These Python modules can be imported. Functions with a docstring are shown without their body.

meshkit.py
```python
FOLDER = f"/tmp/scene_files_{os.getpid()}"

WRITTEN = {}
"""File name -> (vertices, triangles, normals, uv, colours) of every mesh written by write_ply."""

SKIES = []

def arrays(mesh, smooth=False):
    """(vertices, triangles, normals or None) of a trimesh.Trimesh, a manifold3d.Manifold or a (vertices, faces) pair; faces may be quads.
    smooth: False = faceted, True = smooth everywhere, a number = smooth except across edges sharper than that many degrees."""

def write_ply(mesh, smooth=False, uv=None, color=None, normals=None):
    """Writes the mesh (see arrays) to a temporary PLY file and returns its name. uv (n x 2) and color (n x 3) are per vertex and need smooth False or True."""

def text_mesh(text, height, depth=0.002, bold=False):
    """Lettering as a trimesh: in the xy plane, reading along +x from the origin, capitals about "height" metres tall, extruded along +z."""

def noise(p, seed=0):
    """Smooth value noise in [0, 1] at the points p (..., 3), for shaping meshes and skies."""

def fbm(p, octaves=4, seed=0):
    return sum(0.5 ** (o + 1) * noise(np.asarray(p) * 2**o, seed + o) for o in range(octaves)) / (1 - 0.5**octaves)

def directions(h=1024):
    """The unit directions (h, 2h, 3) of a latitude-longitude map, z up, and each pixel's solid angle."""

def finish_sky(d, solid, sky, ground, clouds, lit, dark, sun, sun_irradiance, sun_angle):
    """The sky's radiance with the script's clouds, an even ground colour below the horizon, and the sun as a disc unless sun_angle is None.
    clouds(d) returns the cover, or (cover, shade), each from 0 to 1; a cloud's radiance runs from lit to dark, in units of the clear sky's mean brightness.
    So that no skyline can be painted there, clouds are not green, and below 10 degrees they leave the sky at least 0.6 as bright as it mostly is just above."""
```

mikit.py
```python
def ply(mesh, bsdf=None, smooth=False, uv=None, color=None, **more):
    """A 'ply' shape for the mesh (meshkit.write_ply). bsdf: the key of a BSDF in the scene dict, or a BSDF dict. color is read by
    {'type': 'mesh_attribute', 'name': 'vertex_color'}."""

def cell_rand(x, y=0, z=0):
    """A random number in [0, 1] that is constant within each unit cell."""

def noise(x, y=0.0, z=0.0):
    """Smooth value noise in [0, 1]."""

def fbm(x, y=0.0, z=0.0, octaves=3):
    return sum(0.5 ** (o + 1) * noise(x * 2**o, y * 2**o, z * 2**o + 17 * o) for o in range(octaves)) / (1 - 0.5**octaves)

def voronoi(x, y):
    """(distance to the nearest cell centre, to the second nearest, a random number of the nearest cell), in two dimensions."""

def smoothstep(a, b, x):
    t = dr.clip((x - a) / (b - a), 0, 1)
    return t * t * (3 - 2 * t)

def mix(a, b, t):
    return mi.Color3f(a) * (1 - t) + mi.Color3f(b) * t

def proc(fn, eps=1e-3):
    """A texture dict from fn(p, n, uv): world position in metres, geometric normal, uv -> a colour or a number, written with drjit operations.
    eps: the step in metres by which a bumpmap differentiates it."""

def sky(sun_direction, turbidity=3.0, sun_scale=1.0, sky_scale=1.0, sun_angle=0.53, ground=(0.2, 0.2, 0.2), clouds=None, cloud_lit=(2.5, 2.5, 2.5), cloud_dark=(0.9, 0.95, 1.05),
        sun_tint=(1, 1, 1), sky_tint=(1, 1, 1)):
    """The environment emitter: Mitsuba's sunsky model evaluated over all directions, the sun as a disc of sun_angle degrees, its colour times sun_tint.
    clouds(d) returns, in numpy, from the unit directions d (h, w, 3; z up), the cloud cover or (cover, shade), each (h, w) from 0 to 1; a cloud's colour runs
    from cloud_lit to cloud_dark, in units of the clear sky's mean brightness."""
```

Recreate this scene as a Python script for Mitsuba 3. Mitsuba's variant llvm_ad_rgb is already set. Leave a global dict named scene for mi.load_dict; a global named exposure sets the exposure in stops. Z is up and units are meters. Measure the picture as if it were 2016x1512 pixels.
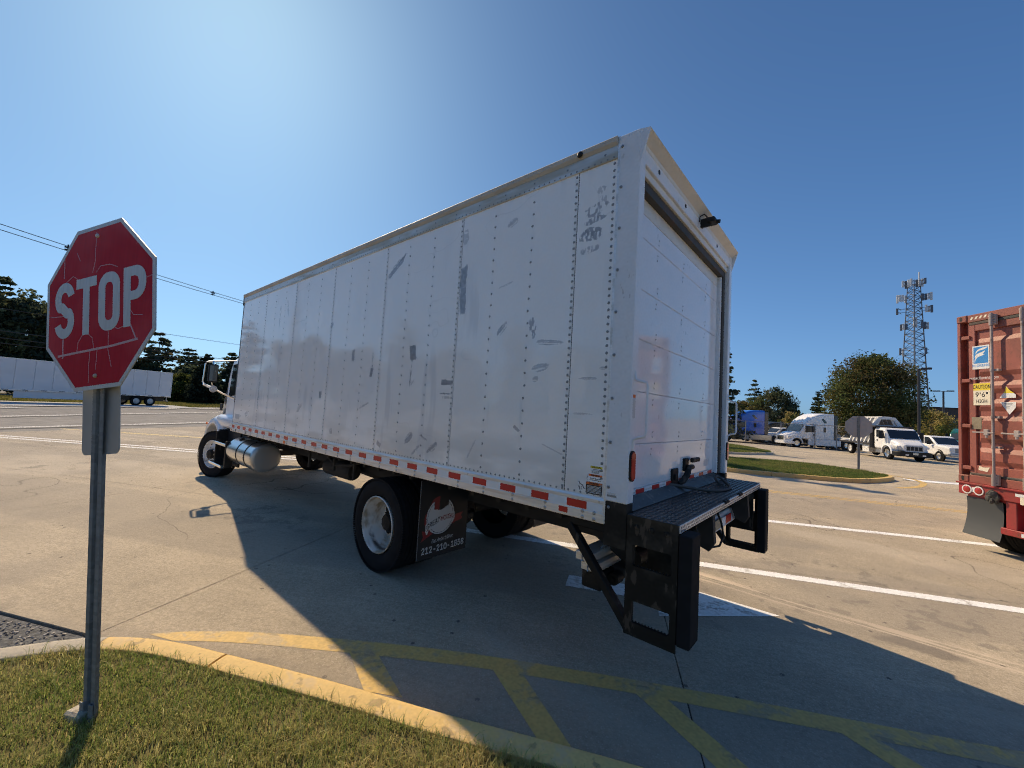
import math, random, numpy as np, trimesh, drjit as dr, mitsuba as mi, mikit, meshkit
from mikit import noise, fbm, smoothstep, mix, cell_rand, voronoi
from shapely.geometry import Polygon, LineString, Point, box as sbox
from shapely.ops import unary_union
from shapely import affinity
T = mi.ScalarTransform4f
scene, labels = {'type': 'scene'}, {}
PI = math.pi

# ------------------------------------------------------------------ camera, sky, exposure
CAM = np.array([-2.502, -1.291, 1.850])
YAW, PITCH, ROLL = 0.8599, 0.0633, 0.0575
def _basis():
    f = np.array([math.sin(YAW)*math.cos(PITCH), math.cos(YAW)*math.cos(PITCH), math.sin(PITCH)])
    r = np.array([math.cos(YAW), -math.sin(YAW), 0.0]); u = np.cross(r, f)
    return f, math.cos(ROLL)*u - math.sin(ROLL)*r
_f, _u = _basis()
scene['camera'] = {'type': 'perspective', 'fov': 103.1, 'fov_axis': 'x', 'near_clip': 0.05, 'far_clip': 3000.0,
                   'to_world': T().look_at(CAM.tolist(), (CAM+_f).tolist(), _u.tolist())}
SUN = (0.225, 1.10, 1.0)
scene['sky'] = mikit.sky(SUN, turbidity=3.3, sky_scale=.78, sky_tint=(.73, 1.03, 1.30), sun_tint=(1.05, 1.0, .90))
exposure = 1.70

# ------------------------------------------------------------------ mesh helpers
class M:
    """collects triangles; one M becomes one entry of the scene"""
    def __init__(s): s.v, s.f, s.n = [], [], 0
    def add(s, v, f):
        v = np.asarray(v, float); f = np.asarray(f, int)
        if len(f) and f.shape[1] == 4: f = np.vstack([f[:, [0, 1, 2]], f[:, [0, 2, 3]]])
        s.v.append(v); s.f.append(f+s.n); s.n += len(v); return s
    def tm(s, t): return s.add(t.vertices, t.faces)
    def box(s, x0, x1, y0, y1, z0, z1, b=0.0):
        lo, hi = np.array([x0, y0, z0], float), np.array([x1, y1, z1], float)
        return s.obox((lo+hi)/2, hi-lo, None, b)
    def obox(s, c, size, R=None, b=0.0):
        h = np.asarray(size, float)/2; R = np.eye(3) if R is None else np.asarray(R, float)
        sg = np.array([[i, j, k] for i in (-1, 1) for j in (-1, 1) for k in (-1, 1)], float)
        if b <= 0:
            f = [[0, 1, 3, 2], [4, 6, 7, 5], [0, 4, 5, 1], [2, 3, 7, 6], [0, 2, 6, 4], [1, 5, 7, 3]]
            return s.add(np.asarray(c)+(sg*h)@R.T, f)
        b = min(b, 0.45*h.min())
        p = np.vstack([sg*(h-b*np.array(o)) for o in ((0, 1, 1), (1, 0, 1), (1, 1, 0))])
        t = trimesh.convex.convex_hull(p)
        return s.add(np.asarray(c)+t.vertices@R.T, t.faces)
    def beam(s, p0, p1, w, h, up=(0, 0, 1), b=0.0):
        p0, p1 = np.asarray(p0, float), np.asarray(p1, float); d = p1-p0; L = np.linalg.norm(d); y = d/L
        x = np.cross(y, up); x /= np.linalg.norm(x); z = np.cross(x, y)
        return s.obox((p0+p1)/2, (w, L, h), np.stack([x, y, z], 1), b)
    def tube(s, pts, r, n=8, cap=True):
        p = np.asarray(pts, float); t = np.gradient(p, axis=0); t /= np.linalg.norm(t, axis=1, keepdims=True)+1e-12
        ref = np.array([0, 0, 1.0]) if abs(t[0, 2]) < .9 else np.array([1.0, 0, 0])
        a = np.cross(t, ref); bad = np.linalg.norm(a, axis=1) < .15
        a[bad] = np.cross(t[bad], [0.3, 1.0, 0.2]); a /= np.linalg.norm(a, axis=1, keepdims=True); b = np.cross(t, a)
        r = np.broadcast_to(r, (len(p),)); g = np.arange(n)*2*PI/n
        v = p[:, None]+r[:, None, None]*(np.cos(g)[None, :, None]*a[:, None]+np.sin(g)[None, :, None]*b[:, None])
        i, j = np.meshgrid(np.arange(len(p)-1), np.arange(n), indexing='ij')
        q = np.stack([i*n+j, i*n+(j+1) % n, (i+1)*n+(j+1) % n, (i+1)*n+j], -1).reshape(-1, 4)
        m = len(p); v = v.reshape(-1, 3); f = [q[:, [0, 1, 2]], q[:, [0, 2, 3]]]
        if cap:
            v = np.vstack([v, p[0], p[-1]]); k = np.arange(n)
            f += [np.stack([np.full(n, m*n), (k+1) % n, k], 1), np.stack([np.full(n, m*n+1), (m-1)*n+k, (m-1)*n+(k+1) % n], 1)]
        return s.add(v, np.vstack(f))
    def cyl(s, p0, p1, r, n=16, r1=None): return s.tube([p0, p1], [r, r if r1 is None else r1], n)
    def lathe(s, prof, c, axis, n=32):
        """prof: (radius, along-axis) pairs, from one end to the other"""
        ax = np.asarray(axis, float); ax = ax/np.linalg.norm(ax); ref = np.array([0, 0, 1.0]) if abs(ax[2]) < .9 else np.array([1.0, 0, 0])
        a = np.cross(ax, ref); a /= np.linalg.norm(a); b = np.cross(ax, a); pr = np.asarray(prof, float); g = np.arange(n)*2*PI/n
        v = np.asarray(c)+pr[:, 1][:, None, None]*ax+pr[:, 0][:, None, None]*(np.cos(g)[None, :, None]*a+np.sin(g)[None, :, None]*b)
        i, j = np.meshgrid(np.arange(len(pr)-1), np.arange(n), indexing='ij')
        q = np.stack([i*n+j, (i+1)*n+j, (i+1)*n+(j+1) % n, i*n+(j+1) % n], -1).reshape(-1, 4)
        return s.add(v.reshape(-1, 3), q)
    def prism(s, poly, origin, ax, ay, t0, t1):
        """a shapely polygon in the plane (ax, ay), extruded along ax x ay from t0 to t1"""
        ax, ay = np.asarray(ax, float), np.asarray(ay, float); az = np.cross(ax, ay)
        for g in getattr(poly, 'geoms', [poly]):
            if g.is_empty or g.area < 1e-9: continue
            t = trimesh.creation.extrude_polygon(g, t1-t0, engine='earcut'); v = t.vertices
            s.add(np.asarray(origin)+v[:, :1]*ax+v[:, 1:2]*ay+(v[:, 2:]+t0)*az, t.faces)
        return s
    def flat(s, poly, origin, ax, ay, off=0.0):
        ax, ay = np.asarray(ax, float), np.asarray(ay, float); az = np.cross(ax, ay)
        for g in getattr(poly, 'geoms', [poly]):
            if g.is_empty or g.area < 1e-9: continue
            v, f = trimesh.creation.triangulate_polygon(g, engine='earcut')
            s.add(np.asarray(origin)+v[:, :1]*ax+v[:, 1:2]*ay+off*az, f)
        return s
    def loft(s, secs, n=6):
        """secs: (y, half width, z0, z1, corner radius[, x centre]): rounded rectangles across y"""
        R = []
        for q in secs:
            y, w, z0, z1, r = q[:5]; xc = q[5] if len(q) > 5 else 0; r = min(r, w*.98, (z1-z0)*.49)
            pts = []
            for cx, cz, a0 in ((w-r, z1-r, 0), (-(w-r), z1-r, PI/2), (-(w-r), z0+r, PI), (w-r, z0+r, 1.5*PI)):
                for k in range(n): a = a0+PI/2*k/(n-1); pts.append((xc+cx+r*math.cos(a), y, cz+r*math.sin(a)))
            R.append(pts)
        R = np.array(R); m, k = R.shape[:2]; i, j = np.meshgrid(np.arange(m-1), np.arange(k), indexing='ij')
        q = np.stack([i*k+j, i*k+(j+1) % k, (i+1)*k+(j+1) % k, (i+1)*k+j], -1).reshape(-1, 4)
        if R[-1, 0, 1] > R[0, 0, 1]: q = q[:, ::-1]
        v = np.vstack([R.reshape(-1, 3), R[0].mean(0), R[-1].mean(0)]); e = np.arange(k); f = np.vstack([q[:, [0, 1, 2]], q[:, [0, 2, 3]]])
        c0 = np.stack([np.full(k, m*k), e, (e+1) % k], 1); c1 = np.stack([np.full(k, m*k+1), (m-1)*k+(e+1) % k, (m-1)*k+e], 1)
        return s.add(v, np.vstack([f, c0, c1]))
    def arr(s): return (np.vstack(s.v), np.vstack(s.f))
    def mesh(s): v, f = s.arr(); return trimesh.Trimesh(v, f, process=False)
    def mapz(s, fn):
        for v in s.v: v[:, 2] += fn(v[:, 0], v[:, 1])
        return s

def numbered(key):
    if key not in _used: _used[key] = 0; return key
    _used[key] += 1; return f'{key}_{_used[key]:03d}'
_used = {}
def put(key, m, mat, smooth=False, parent=None, tw=None, color=None, kind=None, label=None):
    """ONE entry of the scene: a thing, or a part when it has a parent"""
    k = numbered((parent+'__' if parent else '')+key)
    more = {} if tw is None else {'to_world': tw}
    scene[k] = mikit.ply(m.mesh() if isinstance(m, M) else m, mat, smooth=smooth, color=color, **more)
    if kind or label: labels[k] = {**({'label': label} if label else {}), **({'kind': kind} if kind else {})}
    return k
def same(key, src, parent=None, tw=None, mat=None):
    """another entry that reuses the shape dict of src"""
    k = numbered((parent+'__' if parent else '')+key); d = dict(scene[src])
    if tw is not None: d['to_world'] = tw
    if mat: d['bsdf'] = {'type': 'ref', 'id': mat}
    scene[k] = d; return k
def thing(name, label, cat, group=None):
    k = numbered(name); labels[k] = {'label': label, 'category': cat}
    if group: labels[k]['group'] = group
    return k
def tag(k, label, cat, group=None, kind=None):
    labels[k] = {**labels.get(k, {}), 'label': label, 'category': cat}
    if group: labels[k]['group'] = group
    if kind: labels[k]['kind'] = kind
def struct(key, m, mat, smooth=False, parent=None):
    k = put(key, m, mat, smooth, parent)
    if not parent: labels[k] = {'kind': 'structure'}
    return k
def text(s, h, bold=False):
    t = meshkit.text_mesh(s, h, 0.0015, bold); t.vertices[:, 0] -= t.bounds[:, 0].mean(); t.vertices[:, 1] -= h/2; return t
def put_text(m, s, h, o, ax, ay, bold=False, sx=1.0, shear=0.0, depth=1.0):
    t = text(s, h, bold); v = t.vertices; ax, ay = np.asarray(ax, float), np.asarray(ay, float); az = np.cross(ax, ay)
    return m.add(np.asarray(o)+(v[:, :1]*sx+shear*v[:, 1:2])*ax+v[:, 1:2]*ay+v[:, 2:]*depth*az, t.faces)

# ------------------------------------------------------------------ materials
def rgb(c): return {'type': 'rgb', 'value': list(map(float, c))}
def tex(c): return c if isinstance(c, dict) else rgb(c)
def mat(name, c, rough=.5, metal=0.0, spec=.5, clear=0.0, bump=None, bs=1.0, cgloss=.9):
    b = {'type': 'principled', 'base_color': tex(c), 'roughness': rough if not isinstance(rough, dict) else rough, 'metallic': metal, 'specular': spec}
    if clear: b.update(clearcoat=clear, clearcoat_gloss=cgloss)
    if bump is not None: b = {'type': 'bumpmap', 'arbitrary': mikit.proc(bump[0], eps=bump[1]), 'scale': bs, 'bsdf': b}
    scene[name] = {'type': 'twosided', 'bsdf': b}
def F(v): return mi.Float(v)

E1, E2 = (0.892, 0.452), (-0.452, 0.892)
def concrete_col(p, n=None, uv=None):
    x, y = p.x, p.y
    a = x*E1[0]+y*E1[1]; b = x*E2[0]+y*E2[1]
    big = fbm(x*.35, y*.35, 3.1, 3); med = fbm(x*2.3, y*2.3, 9.0, 4)
    grain = .5*noise(x*55, y*55)+.5*noise(x*150, y*150); grit = noise(x*420, y*420)
    broom = fbm(a*55, b*4.0, 1.7, 2)
    c = mix((.325, .275, .200), (.415, .350, .255), smoothstep(.3, .72, .55*big+.45*med))
    c = c*(0.55+.54*grain+.22*grit+.22*broom-.04)
    wear = smoothstep(.56, .75, fbm(x*1.1+7, y*.5, 5.0, 4))          # pale worn streaks
    c = mix(c, (.50, .435, .335), .35*wear)
    dirt = smoothstep(.55, .8, fbm(x*.8+31, y*.8, 2.0, 4))
    c = mix(c, (.26, .225, .18), .45*dirt)
    d1, d2, w = voronoi(x*2.6, y*2.6)                                 # gum spots and drips
    spot = smoothstep(.055, .03, d1)*F(dr.select(w > .74, 1.0, 0.0))
    c = mix(c, (.07, .062, .055), .75*spot)
    drip = smoothstep(.60, .70, fbm(x*6+5, y*6, 6.0, 3))*smoothstep(.54, .66, fbm(x*.5+13, y*.5, 1.0, 2))
    c = mix(c, (.16, .14, .115), .5*drip)
    ck = dr.abs(fbm(x*.33+2, y*.33, 15.0, 4)-.5); cm = smoothstep(.52, .60, fbm(x*.14+5, y*.14+3, 4.0, 2))
    c = mix(c, (.11, .095, .075), .75*smoothstep(.0030, .0010, ck)*cm)   # hairline cracks
    g1, g2, w2 = voronoi(x*46, y*46)                                   # aggregate showing through
    c = mix(c, mix((.20, .17, .13), (.62, .56, .47), w2), .38*smoothstep(.30, .12, g1)*F(dr.select(w2 > .62, 1.0, 0.0)))
    s = dr.abs(x-2.80-.06*noise(y*1.5)); sc = fbm(x*30, y*1.3, 4.0, 3)   # pale scrape beside the truck
    m = smoothstep(.20, .04, s)*smoothstep(.8, .2, y)*smoothstep(-3.2, -1.4, y)*smoothstep(.42, .60, sc)
    c = mix(c, (.66, .54, .40), .8*m)
    o = dr.sqrt(dr.square((x-2.66)/.16)+dr.square((y+1.72)/.42))+.9*(fbm(x*9, y*5, 1.0, 3)-.5)
    c = mix(c, (.14, .12, .10), .65*smoothstep(1.0, .55, o))
    ty = smoothstep(.5, .62, fbm(a*1.2, b*.18, 8.0, 3))               # rubbed-in tyre paths along the lane
    c = mix(c, (.22, .195, .165), .34*ty)
    return c
def concrete_h(p, n, uv):
    a = p.x*E1[0]+p.y*E1[1]; b = p.x*E2[0]+p.y*E2[1]
    return .5*fbm(p.x*60, p.y*60, 0.0, 3)+.3*noise(a*150, b*8)+.2*noise(p.x*300, p.y*300)
mat('concrete', mikit.proc(concrete_col), .85, bump=(concrete_h, 2e-3), bs=.0022, spec=.35)
def worn(base, seed, lo, hi, amt):
    def f(p, n, uv):
        x, y = p.x, p.y
        w = smoothstep(lo, hi, fbm(x*5+seed, y*5, 1.0, 4)*.6+fbm(x*34, y*34+seed, 2.0, 3)*.4)
        c = mi.Color3f(base)*(.86+.22*noise(x*60, y*60, seed)+.06*noise(x*260, y*260))
        sk = smoothstep(.60, .72, fbm(x*26*E1[0]+y*26*E1[1], (x*E2[0]+y*E2[1])*2.2, seed, 3))
        return mix(mix(c, concrete_col(p), amt*w), (.10, .09, .08), .35*sk*w)
    return mikit.proc(f)
mat('line_yellow', worn((.56, .38, .12), 3.0, .48, .68, .6), .7, bump=(concrete_h, 2e-3), bs=.002)
mat('line_white', worn((.78, .78, .76), 11.0, .55, .72, .6), .7, bump=(concrete_h, 2e-3), bs=.002)
mat('line_far', (.60, .60, .59), .7); mat('line_far_yellow', (.60, .44, .16), .7)
def kerbpaint(base, under):
    def f(p, n, uv):
        w = smoothstep(.54, .70, fbm(p.x*7, p.y*7, p.z*7, 4)*.65+.35*fbm(p.x*40, p.y*40, p.z*40, 2))
        c = mi.Color3f(base)*(.88+.2*noise(p.x*90, p.y*90, p.z*90))
        c = mix(c, under, .6*w)
        return mix(c, (.16, .13, .09), .5*smoothstep(.66, .74, fbm(p.x*13+4, p.y*13, p.z*30, 3)))
    return mikit.proc(f)
def kerb_h(p, n, uv): return fbm(p.x*45, p.y*45, p.z*45, 4)
mat('kerb_yellow', kerbpaint((.66, .46, .17), (.55, .42, .25)), .75, bump=(kerb_h, 2e-3), bs=.004)
mat('kerb_grey', kerbpaint((.44, .40, .32), (.34, .30, .24)), .85, bump=(kerb_h, 2e-3), bs=.004)
def asphalt_col(p, n=None, uv=None):
    x, y = p.x, p.y
    big = fbm(x*.12, y*.12, 4.0, 3); g = noise(x*75, y*75)
    a = x*E1[0]+y*E1[1]; b = x*E2[0]+y*E2[1]
    lane = fbm(a*.03, b*.55, 3.0, 3)
    return mix((.26, .275, .285), (.385, .40, .415), .5*big+.5*lane)*(.65+.7*g)
mat('asphalt', mikit.proc(asphalt_col), .8, bump=(lambda p, n, uv: fbm(p.x*70, p.y*70, 0.0, 3), 2e-3), bs=.004, spec=.5)
def soil_col(p, n=None, uv=None):
    return mix((.10, .095, .035), (.20, .16, .075), fbm(p.x*3, p.y*3, 0.0, 4))*(.7+.6*noise(p.x*50, p.y*50))
mat('asphalt_old', mikit.proc(lambda p, n, uv: asphalt_col(p)*(.22+.25*noise(p.x*38, p.y*38))), .85, bump=(lambda p, n, uv: fbm(p.x*45, p.y*45, 0.0, 3), 3e-3), bs=.012, spec=.3)
mat('gravel', mikit.proc(lambda p, n, uv: mix((.13, .125, .12), (.50, .47, .42), cell_rand(p.x*40, p.y*40))), .9)
mat('joint_fill', (.085, .075, .06), .95)
mat('turf_soil', mikit.proc(soil_col), .95, bump=(lambda p, n, uv: fbm(p.x*30, p.y*30, 0.0, 4), 3e-3), bs=.015, spec=.1)
def ground_col(p, n=None, uv=None):
    c = mix((.17, .165, .155), (.24, .225, .20), fbm(p.x*.1, p.y*.1, 0.0, 4))
    return c*(.8+.4*noise(p.x*3, p.y*3))
mat('ground_mat', mikit.proc(ground_col), .9)
def verge_col(p, n=None, uv=None):
    return mix((.085, .095, .03), (.17, .15, .06), fbm(p.x*.5, p.y*.5, 0.0, 4))*(.7+.6*noise(p.x*9, p.y*9))
mat('verge_turf', mikit.proc(verge_col), .95, spec=.1, bump=(lambda p, n, uv: fbm(p.x*5, p.y*5, 0.0, 4), 2e-2), bs=.12)
scene['blade'] = {'type': 'principledthin', 'base_color': {'type': 'mesh_attribute', 'name': 'vertex_color'}, 'roughness': .55, 'diff_trans': 1.0, 'eta': 1.35}
scene['leaf'] = {'type': 'principledthin', 'base_color': {'type': 'mesh_attribute', 'name': 'vertex_color'}, 'roughness': .6, 'diff_trans': 0.95, 'eta': 1.4}
mat('bark', mikit.proc(lambda p, n, uv: mix((.09, .075, .06), (.19, .165, .14), fbm(p.x*9, p.y*9, p.z*2.5, 3))), .9)

# scuffs on the truck's left side, in metres along it and up: y, z, half length, half height, lean, strength, streakiness
SCUFFS = [(2.66, 3.38, .19, .055, .55, .9, 1), (1.54, 3.06, .045, .11, 0, .9, 0), (1.53, 2.86, .045, .125, 0, .9, 0), (1.54, 3.42, .035, .10, 0, .45, 1),
          (1.02, 2.52, .10, .035, .75, .75, 1), (.68, 2.50, .04, .09, .2, .8, 2), (.52, 2.38, .12, .022, -.1, .6, 1), (.59, 2.19, .09, .035, .15, .6, 1), (.63, 2.10, .03, .025, 0, .5, 1),
          (.16, 3.32, .10, .05, .1, .75, 2), (.155, 3.25, .10, .026, .12, .8, 2), (.18, 3.15, .10, .05, .15, .9, 2), (.21, 3.03, .09, .03, .1, .65, 2), (.12, 3.46, .04, .03, .1, .5, 2), (.11, 3.38, .04, .035, .4, .5, 2),
          (2.25, 2.39, .05, .075, .1, .95, 0), (2.26, 2.13, .012, .15, -.05, .8, 1), (2.22, 2.07, .04, .01, .9, .7, 1), (3.03, 2.21, .03, .10, -.12, .95, 1), (3.02, 2.36, .012, .09, .1, .7, 1),
          (1.68, 2.07, .085, .03, -.05, .95, 0), (1.68, 1.965, .085, .012, -.02, .9, 1), (1.68, 1.93, .08, .015, 0, .5, 2), (2.21, 1.50, .075, .05, .7, .8, 1), (1.85, 1.43, .10, .03, .6, .85, 1), (2.08, 1.40, .08, .02, .7, .6, 1),
          (2.76, 1.39, .05, .03, -.4, .7, 0), (1.98, 1.53, .07, .015, -.35, .6, 1), (3.14, 1.80, .11, .012, .35, .6, 1), (4.94, 1.70, .10, .04, .6, .6, 1), (5.3, 1.63, .05, .05, 0, .4, 2), (7.2, 1.50, .09, .05, .5, .55, 1),
          (3.9, 1.44, .035, .035, 0, .7, 1), (4.29, 1.90, .035, .045, 0, .8, 0), (3.48, 2.41, .035, .08, 0, .8, 0), (4.13, 2.85, .05, .045, .4, .7, 1), (.96, 3.43, .06, .03, .4, .6, 1), (.79, 1.70, .035, .012, -.6, .7, 0),
          (6.0, 3.2, .03, .2, 0, .5, 1), (5.7, 3.3, .03, .15, .3, .45, 1), (1.0, 2.9, .08, .01, .2, .4, 1), (5.2, 3.0, .25, .006, .05, .4, 0), (.45, 1.58, .13, .006, -.3, .4, 0), (.2, 1.85, .1, .008, 0, .45, 1), (1.29, 1.49, .012, .11, -.5, .35, 0), (.16, 2.1, .07, .012, 0, .5, 1), (.05, 2.17, .03, .012, 0, .55, 1)]
def side_col(p, n=None, uv=None):
    y, z = p.y, p.z
    c = mi.Color3f(.88, .87, .835)*(.95+.05*fbm(y*1.3, z*1.3, 2.0, 3)+.035*noise(y*90, z*90))
    c = mix(c, (.52, .50, .46), .55*smoothstep(1.9, 1.28, z)*smoothstep(.35, .7, fbm(y*1.6, z*6, 7.0, 4)))   # road film low down
    c = mix(c, (.55, .56, .58), .35*smoothstep(.60, .72, fbm(y*9, z*1.1, 3.0, 3))*smoothstep(.5, .62, fbm(y*.6, z*.6, 5.0, 2)))
    hair = smoothstep(.012, .003, dr.abs(fbm(y*2.1, z*3.3, 12.0, 3)-.5))*smoothstep(.60, .68, fbm(y*1.1+9, z*1.1, 6.0, 2))
    c = mix(c, (.45, .46, .48), .18*hair)
    gap = fbm(y*40, z*40, 1.0, 3); edge = fbm(y*14, z*14, 4.0, 3)-.5
    m = F(0)
    for sy, sz, hy, hz_, lean, st, kind in SCUFFS:
        a = y-sy; b = z-sz; ca, sa = math.cos(lean), math.sin(lean)
        # the side faces -x: seen from outside, left is +y
        u = (a*ca-b*sa)/hy if hy >= hz_ else (a*ca-b*sa)/hy; v = (a*sa+b*ca)/hz_
        d = dr.maximum(dr.abs(u), dr.abs(v)) if kind == 0 and hy > .02 else dr.sqrt(u*u+v*v)
        k = smoothstep(1.0, .82, d+.9*edge)
        if kind == 1: k *= smoothstep(.30, .50, noise(v*5+sy, u*.7)+.35*(gap-.5))
        if kind == 2: k *= smoothstep(.40, .52, noise((y+z*.1)*95, (z-y*.12)*38)*.6+.4*gap)
        m = dr.maximum(m, st*k)
    c = mix(c, mi.Color3f(.26, .275, .30)*(.8+.5*noise(y*50, z*50)), m)
    return c
def panel_h(p, n, uv): return fbm(p.y*1.6, p.z*1.9, 1.0, 2)+.006*fbm(p.y*60, p.z*60, 3.0, 2)
mat('truck_side', mikit.proc(side_col), .06, spec=.6, bump=(panel_h, 1e-2), bs=.0036)
def paint(base, seed, dirt=.25):
    def f(p, n, uv):
        d = smoothstep(.5, .8, fbm(p.x*2.2+seed, p.y*2.2, p.z*2.2, 4))
        s = smoothstep(.70, .76, fbm(p.x*40, p.y*40, p.z*14+seed, 3))*smoothstep(.5, .7, fbm(p.x*3, p.y*3, p.z*3+seed, 2))
        c = mi.Color3f(base)*(.95+.08*noise(p.x*70, p.y*70, p.z*70))
        return mix(mix(c, mi.Color3f(base)*.72, dirt*d), (.30, .29, .28), .4*s)
    return mikit.proc(f)
mat('frame_white', paint((.74, .75, .76), 2.0), .28, spec=.5)
mat('door_white', paint((.74, .745, .755), 5.0, .15), .07, spec=.6, bump=(lambda p, n, uv: fbm(p.x*2.5, p.z*3.2, 4.0, 2), 1e-2), bs=.0022)
mat('header_white', paint((.70, .67, .60), 9.0, .4), .4)
mat('cab_white', (.76, .77, .78), .12, spec=.6, clear=.6)
mat('veh_white', (.78, .78, .77), .14, spec=.6, clear=.5)
def alu(p, n, uv):
    d = smoothstep(.45, .75, fbm(p.y*3, p.z*22, p.x*3, 3))
    return mix((.80, .79, .76), (.55, .49, .40), .55*d)*(.9+.15*noise(p.y*7, p.z*120))
mat('aluminium', mikit.proc(alu), .42, metal=.55, spec=.5)
mat('alu_dull', (.52, .51, .48), .45, metal=.4)
mat('rail_top', mikit.proc(lambda p, n, uv: mix((.62, .62, .59), (.45, .40, .31), smoothstep(.4, .7, fbm(p.y*2, p.z*14, 1.0, 3)))), .4, metal=.35)
mat('lip_tan', mikit.proc(lambda p, n, uv: mix((.56, .53, .46), (.38, .34, .28), fbm(p.y*4, p.z*10, 1.0, 3))), .6)
mat('tank_alu', mikit.proc(lambda p, n, uv: mi.Color3f(.72, .72, .70)*(.85+.2*fbm(p.x*40, p.y*3, p.z*40, 2))), .2, metal=.92)
mat('tank_end', (.55, .53, .48), .38, metal=.7)
mat('chrome', (.80, .80, .80), .08, metal=1.0)
mat('steel', (.45, .45, .45), .35, metal=.9)
mat('rivet', (.21, .22, .23), .45, metal=.5)
mat('galv', mikit.proc(lambda p, n, uv: mi.Color3f(.20, .21, .21)*(.75+.5*voronoi(p.x*60+p.y*37, p.z*60)[2]*.6+.2*noise(p.x*8, p.y*8, p.z*8))), .6, metal=.25, spec=.3)
def blacksteel(p, n, uv):
    d = smoothstep(.5, .75, fbm(p.x*6, p.y*6, p.z*6, 4)); q = smoothstep(.66, .72, fbm(p.x*19, p.y*26, p.z*7, 4)); c = mix(mi.Color3f(.011, .011, .010), (.034, .030, .024), d)*(.8+.4*noise(p.x*80, p.y*80, p.z*80)); return mix(c, (.10, .075, .055), .6*q)
mat('black_steel', mikit.proc(blacksteel), .55, spec=.22)
mat('deck_black', mikit.proc(blacksteel), .4, spec=.6)
mat('chassis', mikit.proc(lambda p, n, uv: mix((.018, .016, .014), (.06, .048, .036), fbm(p.x*5, p.y*3, p.z*9, 3))), .8)
mat('plastic_black', (.014, .0145, .015), .5, spec=.3)
mat('rubber', mikit.proc(lambda p, n, uv: mi.Color3f(.012, .012, .013)*(.7+.7*fbm(p.x*18, p.y*18, p.z*18, 3))), .8, spec=.18)
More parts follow.
